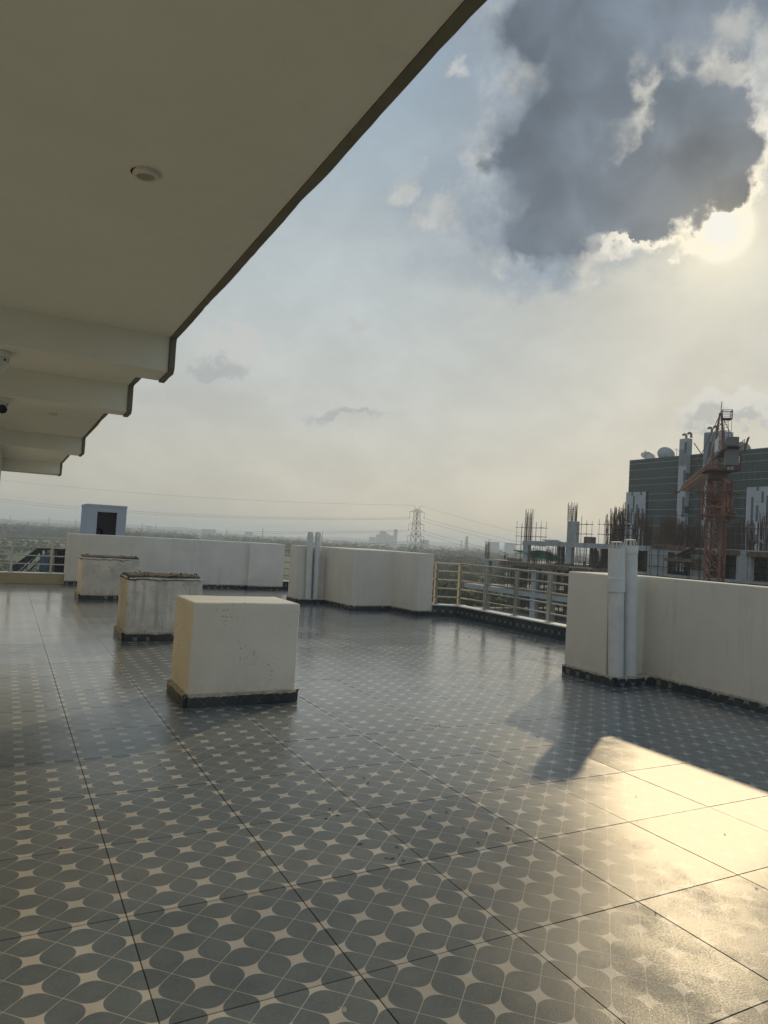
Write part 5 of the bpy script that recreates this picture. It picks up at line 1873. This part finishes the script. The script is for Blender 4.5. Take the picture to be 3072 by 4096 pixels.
# ------------------------------------------------------------------ pylons and power lines
def pylon(label, px, py_top, d, H, base_w, mn='pylon_steel', thin=1.0, group=None):
    top = at(px, py_top, d)
    t = thing('power_pylon', label, 'pylon', (top.x, top.y, GZ), group)
    c = Vector((top.x, top.y, 0))
    Hh = top.z - GZ
    ux = RIGHT.copy()
    ux.z = 0
    ux.normalize()
    uy = Vector((-ux.y, ux.x, 0))
    k_ = Hh / 41.0
    rot = Matrix.Rotation(R_(47) + YAW, 3, 'Z')

    def w(z):                # body half width at height z below top
        z /= k_
        return k_ * (1.45 + 0.115 * min(z, 18) + (0.30 * (z - 18) if z > 18 else 0)) if z > 0 else 0.05
    lv = [1.6, 3.4, 5.2, 7.2, 9.2, 11.4, 13.8, 16.8, 20.5, 25, 32, 41]
    lv = [q * k_ for q in lv]
    legs, br = MB(), MB()
    cs = [(-1, -1), (1, -1), (1, 1), (-1, 1)]

    def P(q, z):
        v = rot @ Vector((q[0] * w(z) * .5, q[1] * w(z) * .5, 0))
        return c + Vector((v.x, v.y, top.z - z))
    lr, b_ = 0.12 * thin, 0.055 * thin
    for q in cs:
        for z0, z1 in zip(lv[:-1], lv[1:]):
            legs.obox(P(q, z0), P(q, z1), lr, lr)
    for z0, z1 in zip(lv[:-1], lv[1:]):
        for i in range(4):
            a, b = cs[i], cs[(i + 1) % 4]
            br.obox(P(a, z0), P(b, z1), b_, b_).obox(P(b, z0), P(a, z1), b_, b_).obox(P(a, z1), P(b, z1), b_, b_)
    legs.build('leg_frame', mn, t)
    br.build('bracing', mn, t)
    tips = []
    for z, L in ((2.6, 2.9), (7.6, 3.05), (12.4, 3.3)):
        z *= k_
        L *= k_
        m = MB()
        for s_ in (-1, 1):
            tip = c + ux * (s_ * L) + Vector((0, 0, top.z - z))
            for q in (-1, 1):
                m.obox(c + ux * (s_ * .4) + uy * (q * w(z) * .4) + Vector((0, 0, top.z - z)), tip, b_ * 1.3, b_ * 1.3)
                m.obox(c + ux * (s_ * .3) + uy * (q * w(z) * .3) + Vector((0, 0, top.z - z + 1.0 * k_)), tip, b_ * 1.2, b_ * 1.2)
            m.obox(c + ux * (s_ * L * .55) + Vector((0, 0, top.z - z)), c + ux * (s_ * L * .3) + Vector((0, 0, top.z - z + .75 * k_)), b_, b_)
            tips.append((s_, tip))
        m.build('cross_arm', mn, t)
    m = MB()
    for s_ in (-1, 1):
        m.obox(c + Vector((0, 0, top.z - 1.6 * k_)), c + ux * (s_ * 1.6 * k_) + Vector((0, 0, top.z)), b_ * 1.4, b_ * 1.4)
        m.obox(c + ux * (s_ * .9 * k_) + Vector((0, 0, top.z - .7 * k_)), c + ux * (s_ * .95 * k_) + Vector((0, 0, top.z - 2 * k_)), b_, b_)
        tips.append((s_ * 2, c + ux * (s_ * 1.6 * k_) + Vector((0, 0, top.z))))
    m.build('earth_peak', mn, t)
    out = []
    if thin <= 1.0:
        for s_, tip in tips[:6]:
            e = tip - Vector((0, 0, 2.45 * k_))
            MB().tube([tip, e], 0.055, 5).lathe([(0, -.2), (.14, -.1), (.14, .25), (0, .3)], e, 8).build('insulator', mn, t)
            out.append((s_, e))
    out += [(s_, p) for s_, p in tips[6:]]
    return t, out


_, tips = pylon('tall lattice pylon rising behind the stepped cream wall', 1670, 2022, 284.0, 41, 7.0)
pylon('small hazy pylon on the horizon right of the tall lattice pylon', 1868, 2142, 1050.0, 40, 8, thin=2.2, group='distant pylons on the horizon')
for px, py, lab in ((1846, 2160, 'thin hazy lattice mast just left of the small horizon pylon'), (1052, 2112, 'faint thin mast on the horizon above the grey pilaster'), (908, 2114, 'faint thin mast on the horizon above the middle of the grey parapet'),
                    (1290, 2128, 'thin mast on the horizon right of the grey vent pipes'), (304, 2074, 'faint chimney mast on the hill left of the roof hut'), (197, 2068, 'faint mast over the hill above the far left railing'),
                    (570, 2092, 'faint mast on the horizon just right of the roof hut'), (624, 2096, 'faint mast on the horizon farther right of the roof hut'), (42, 2060, 'faintest mast at the left end of the horizon')):
    d = 2200.0
    p = at(px, py, d)
    m = MB()
    for q in range(3):
        a = q * 2.09
        m.obox((p.x + 2.6 * math.cos(a), p.y + 2.6 * math.sin(a), GZ), (p.x + .3 * math.cos(a), p.y + .3 * math.sin(a), p.z), 0.7, 0.7)
    for q in range(5):
        z = GZ + (p.z - GZ) * (q + 1) / 6
        m.box(p.x - 1.6, p.y - 1.6, z, p.x + 1.6, p.y + 1.6, z + .4)
    tag(m.build('radio_mast', 'pylon_steel'), lab, 'mast', 'thin masts on the horizon')


def wire(a, b, sag, r, label):
    n = 40
    p = []
    for k_ in range(n + 1):
        t_ = k_ / n
        q = a.lerp(b, t_)
        q = q - Vector((0, 0, 4 * sag * t_ * (1 - t_)))
        p.append(q)
    tag(MB().tube(p, r, 4, cap=False).build('power_line', 'cable'), label, 'power line', 'power lines strung from the lattice pylon')


lt = [('top', 6, 1918, -5), ]
L1 = [p for s_, p in tips if s_ == -1]
E1 = [p for s_, p in tips if s_ == -2][0]
R1 = [p for s_, p in tips if s_ == 1]
E2 = [p for s_, p in tips if s_ == 2][0]
dl = 300.0
wire(E1, at(-160, 1900, dl), 2.6, 0.030, 'thin top earth wire running left from the peak of the pylon')
wire(L1[0], at(-160, 1978, dl), 3.3, 0.040, 'upper of the paired power lines running left from the top arm')
wire(L1[0] + Vector((.4, .4, -.5)), at(-160, 1988, dl + 4), 3.3, 0.040, 'lower of the paired power lines running left from the top arm')
wire(L1[1], at(-160, 2063, dl), 3.0, 0.040, 'upper of two power lines running left behind the roof hut from the middle arm')
wire(L1[1] + Vector((.4, .4, -.5)), at(-160, 2068, dl + 4), 3.2, 0.040, 'lower of two power lines running left behind the roof hut from the middle arm')
wire(L1[2], at(-160, 2150, dl), 3.0, 0.040, 'power line running left from the lowest arm across the far woods')
wire(L1[2] + Vector((.5, .5, -.8)), at(-160, 2180, dl + 4), 3.5, 0.040, 'lowest power line running left, seen through the far left railing')
dr = 330.0
wire(E2, at(3300, 2190, dr), 10.0, 0.030, 'thin top earth wire running right from the peak of the pylon')
for q, (py, nm) in enumerate(((2290, 'top'), (2370, 'middle'), (2450, 'lowest'))):
    wire(R1[q], at(3300, py, dr), 6.5, 0.040, f'upper power line running right from the {nm} arm of the pylon')
    wire(R1[q] + Vector((-.6, 1.2, -.9)), at(3300, py + 18, dr), 7.0, 0.040, f'lower power line running right from the {nm} arm of the pylon')

# ------------------------------------------------------------------ trees, woods, town
def crown_mesh(name, mn, n, rx, rz, s, seed):
    r = random.Random(seed)
    m = MB()
    lobes = [(Vector((r.uniform(-.5, .5) * rx, r.uniform(-.5, .5) * rx, rz * r.uniform(.55, 1.35))), r.uniform(.45, .75)) for _ in range(7)]
    for _ in range(n):
        c, k_ = r.choice(lobes)
        v = Vector((r.gauss(0, 1), r.gauss(0, 1), r.gauss(0, 1))).normalized()
        v *= r.uniform(.72, 1.05)
        p = c + Vector((v.x * rx * k_, v.y * rx * k_, v.z * rz * k_ * .8))
        a = Vector((r.gauss(0, 1), r.gauss(0, 1), r.gauss(0, 1) + .6)).normalized()
        a = (a + v * 0.8).normalized()
        t1 = a.orthogonal().normalized() * s * r.uniform(.6, 1.2)
        t2 = a.cross(t1.normalized()) * s * r.uniform(.6, 1.2)
        m.quad([p - t1 - t2 * .6, p + t1 * .7 - t2, p + t1 + t2 * .6, p - t1 * .6 + t2])
    return m


crowns = [crown_mesh('crown', mn, 520, 3.6, 3.4, 0.42, sd).mesh('crown', mn) for sd, mn in ((1, 'leaf'), (2, 'leaf_olive'), (3, 'leaf'), (4, 'leaf_olive'))]
trunk = MB().tube([(0, 0, 0), (0.15, 0.05, 2.2), (0.05, 0.2, 4.5)], .25, 7, rs=[.32, .22, .12])
trunk.tube([(0.15, 0.05, 2.2), (1.4, 0.4, 4.6)], .12, 6, rs=[.15, .06]).tube([(0.1, 0.1, 2.6), (-1.2, -.5, 4.9)], .12, 6, rs=[.14, .05])
trunk_me = trunk.mesh('trunk', 'bark')
tree_spots = []
rt = random.Random(12)
while len(tree_spots) < 130:
    px = rt.uniform(1660, 2320)
    d = 140 + 420 * rt.random() ** 1.3
    p = at(px, 2200, d)
    if p.x > BX - 8 and p.y < 140 and p.x < 125:
        continue
    tree_spots.append((p.x, p.y, rt.uniform(.85, 1.5)))
for i, (x, y, s_) in enumerate(tree_spots):
    t = thing('broadleaf_tree', 'leafy green tree among the others growing below the right railing', 'tree', (x, y, GZ), 'trees below the right railing')
    a = bpy.data.objects.new('trunk', trunk_me)
    b = bpy.data.objects.new('crown', crowns[i % 4])
    for o in (a, b):
        COL.objects.link(o)
        o.parent = t
    b.location = (0, 0, 3.2)
    t.rotation_euler = (0, 0, rt.uniform(0, 6.28))
    t.scale = (s_, s_, s_ * rt.uniform(.85, 1.1))


def canopy_mass(name, n, area, size, quads, seed, mn='leaf_far'):
    """woodland that reads as one mass: low clumpy crowns joined into one mesh"""
    r = random.Random(seed)
    m = MB()
    k_ = 0
    while k_ < n:
        px, d = area(r)
        p = at(px, 2190, d)
        nn = noise.noise(Vector((p.x / 220, p.y / 220, seed)))
        if nn < -0.12:
            k_ += 0.34
            continue
        k_ += 1
        s_ = size * r.uniform(.6, 1.35)
        for _ in range(quads):
            v = Vector((r.gauss(0, 1), r.gauss(0, 1), abs(r.gauss(0, .8)))).normalized()
            c = Vector((p.x, p.y, GZ + s_ * .55)) + Vector((v.x * s_ * .75, v.y * s_ * .75, v.z * s_ * .85)) * r.uniform(.75, 1.05)
            a = (v + Vector((r.gauss(0, .4), r.gauss(0, .4), r.gauss(0, .4)))).normalized()
            t1 = a.orthogonal().normalized() * s_ * r.uniform(.14, .30)
            t2 = a.cross(t1.normalized()) * s_ * r.uniform(.14, .30)
            m.quad([c - t1 - t2 * .6, c + t1 * .7 - t2, c + t1 + t2 * .6, c - t1 * .6 + t2])
    return stuff(m.build(name, mn))


canopy_mass('woodland', 900, lambda r: (r.uniform(1350, 2900), 330 + 620 * r.random() ** 1.2), 7.5, 60, 3)
canopy_mass('woodland', 1500, lambda r: (r.uniform(900, 2600), 800 + 900 * r.random()), 8.0, 24, 4)
canopy_mass('woodland', 1300, lambda r: (r.uniform(-200, 1300), 900 + 800 * r.random()), 8.0, 26, 5)
canopy_mass('woodland', 2200, lambda r: (r.uniform(-300, 2600), 1500 + 2500 * r.random()), 9.0, 12, 6)
canopy_mass('woodland', 1500, lambda r: (r.uniform(-200, 760), 1050 + 800 * r.random()), 8.0, 22, 15)
canopy_mass('scrub', 500, lambda r: (r.uniform(-300, 500), 330 + 500 * r.random()), 2.5, 26, 8, 'leaf_olive')
for q in range(4):
    p0, p1 = at(-100, 2150, 560 + 110 * q), at(500, 2150, 560 + 110 * q + 40)
    m = MB()
    m.quad([(p0.x, p0.y, GZ + .05 + .01 * q), (p1.x, p1.y, GZ + .05 + .01 * q), (p1.x, p1.y + 9 + 6 * q, GZ + .05 + .01 * q), (p0.x, p0.y + 9 + 6 * q, GZ + .05 + .01 * q)])
    struct(m.build('dirt_track', 'soil'))

# the town spread over the plain: small houses that read as one mass
tm = MB()
rt = random.Random(33)
for _ in range(5200):
    u = rt.random()
    px = rt.uniform(-300, 2500)
    d = 1500 + 3900 * rt.random() ** 0.9
    if px > 1650 and d < 2300:
        continue
    p = at(px, 2190, d)
    if noise.noise(Vector((p.x / 420, p.y / 420, 9))) < -0.18:
        continue
    w, l, hh = rt.uniform(5, 13), rt.uniform(5, 15), rt.uniform(4, 11) * (1.0 if rt.random() < .93 else 1.8)
    slope = max(0, d - 2300) * 0.0022 if px < 700 else 0
    tm.box(p.x - w / 2, p.y - l / 2, GZ - 1, p.x + w / 2, p.y + l / 2, GZ + hh + slope * rt.random() * 3)
stuff(tm.build('distant_town', 'far_wall'))


def far_block(label, boxes, d, cols=0, group=None):
    """far building made of upright volumes given as photo-pixel spans (left, right, top)"""
    p = at((boxes[0][0] + boxes[0][1]) / 2, 2160, d)
    t = thing('distant_building', label, 'building', (p.x, p.y, GZ), group)
    for (a, b, tp) in boxes:
        q0, q1 = at(a, tp, d), at(b, tp + .0574 * (b - a), d)
        dirv = (q1 - q0)
        dirv.z = 0
        L = dirv.length
        dirv.normalize()
        nv = Vector((-dirv.y, dirv.x, 0))
        g0 = Vector((q0.x, q0.y, GZ))
        m = MB()
        dep = 18 + (a % 5)
        m.prism([g0, g0 + dirv * L, g0 + dirv * L + nv * dep, g0 + nv * dep], (0, 0, q0.z - GZ))
        w = m.build('wall', 'far_tower', t)
        m = MB()
        zz_ = GZ + 4
        n = max(2, int(L / 6))
        while zz_ < q0.z - 3:
            for i in range(n):
                s0 = g0 + dirv * (L * (i + .25) / n) - nv * .06
                s1 = g0 + dirv * (L * (i + .75) / n) - nv * .06
                m.quad([(s0.x, s0.y, zz_), (s1.x, s1.y, zz_), (s1.x, s1.y, zz_ + 1.7), (s0.x, s0.y, zz_ + 1.7)])
            zz_ += 3.4
        stuff(m.build('windows', 'far_window', w))
    return t


far_block('hazy blue cluster of tower blocks left of the tall lattice pylon', [(1505, 1545, 2137), (1519, 1545, 2124), (1545, 1556, 2134), (1556, 1574, 2141)], 2600)
far_block('single slim hazy tower between the tower cluster and the tall pylon', [(1576, 1591, 2117)], 2600)
far_block('low hazy block left of the tower cluster', [(1477, 1503, 2147)], 2700)
far_block('low hazy block half hidden by the tall lattice pylon', [(1683, 1716, 2158)], 2100)
far_block('wide pale block on the horizon between the two pylons and the building site', [(1950, 1998, 2166)], 1900)
far_block('pale block on the horizon against the scaffold of the building site', [(2024, 2062, 2171)], 1900)
far_block('long low pale block on the horizon right of the roof hut', [(808, 838, 2115), (838, 862, 2117)], 2800)
far_block('flat-topped pale block on the horizon right of the long low one', [(980, 1010, 2127)], 2600)
far_block('low pale block on the ridge beside the roof hut', [(583, 606, 2102)], 2900)
far_block('dark hazy block in the town above the end of the grey parapet', [(1066, 1086, 2150)], 1700)
far_block('dark hazy block in the town right of the grey vent pipes', [(1346, 1368, 2166)], 1600)

# low hills on the left skyline
def hill(px0, px1, d, tops):
    m = MB()
    n = len(tops) * 6
    prev = None
    for i in range(n + 1):
        f = i / n * (len(tops) - 1)
        k_ = min(int(f), len(tops) - 2)
        fr = f - k_
        fr = fr * fr * (3 - 2 * fr)
        ty = tops[k_] * (1 - fr) + tops[k_ + 1] * fr
        px = px0 + (px1 - px0) * i / n
        hor = 2159 + .0574 * (px - 1536)
        hh = 26.3 + (ty + noise.noise(Vector((i * .5, d, 0))) * .8) / F_PX * d
        c = at(px, hor, d)
        bk = at(px, hor, d + 700)
        fr_ = at(px, hor, d - 500)
        row = [Vector((fr_.x, fr_.y, GZ - .5)), Vector((c.x, c.y, GZ + hh)), Vector((bk.x, bk.y, GZ - .5))]
        if prev:
            m.quad([prev[0], row[0], row[1], prev[1]])
            m.quad([prev[1], row[1], row[2], prev[2]])
        prev = row
    struct(m.build('hills', 'hill_soil'))


hill(-300, 700, 5000, [0, -2, 2, -5, 6, 3, 5, 5, -12])
hill(200, 900, 4300, [-20, 4, 6, 3, -6, 2, 5, 1, -20])
hill(1200, 2700, 5400, [-6, 2, 0, 4, 1, 3, 0, 2, -6])
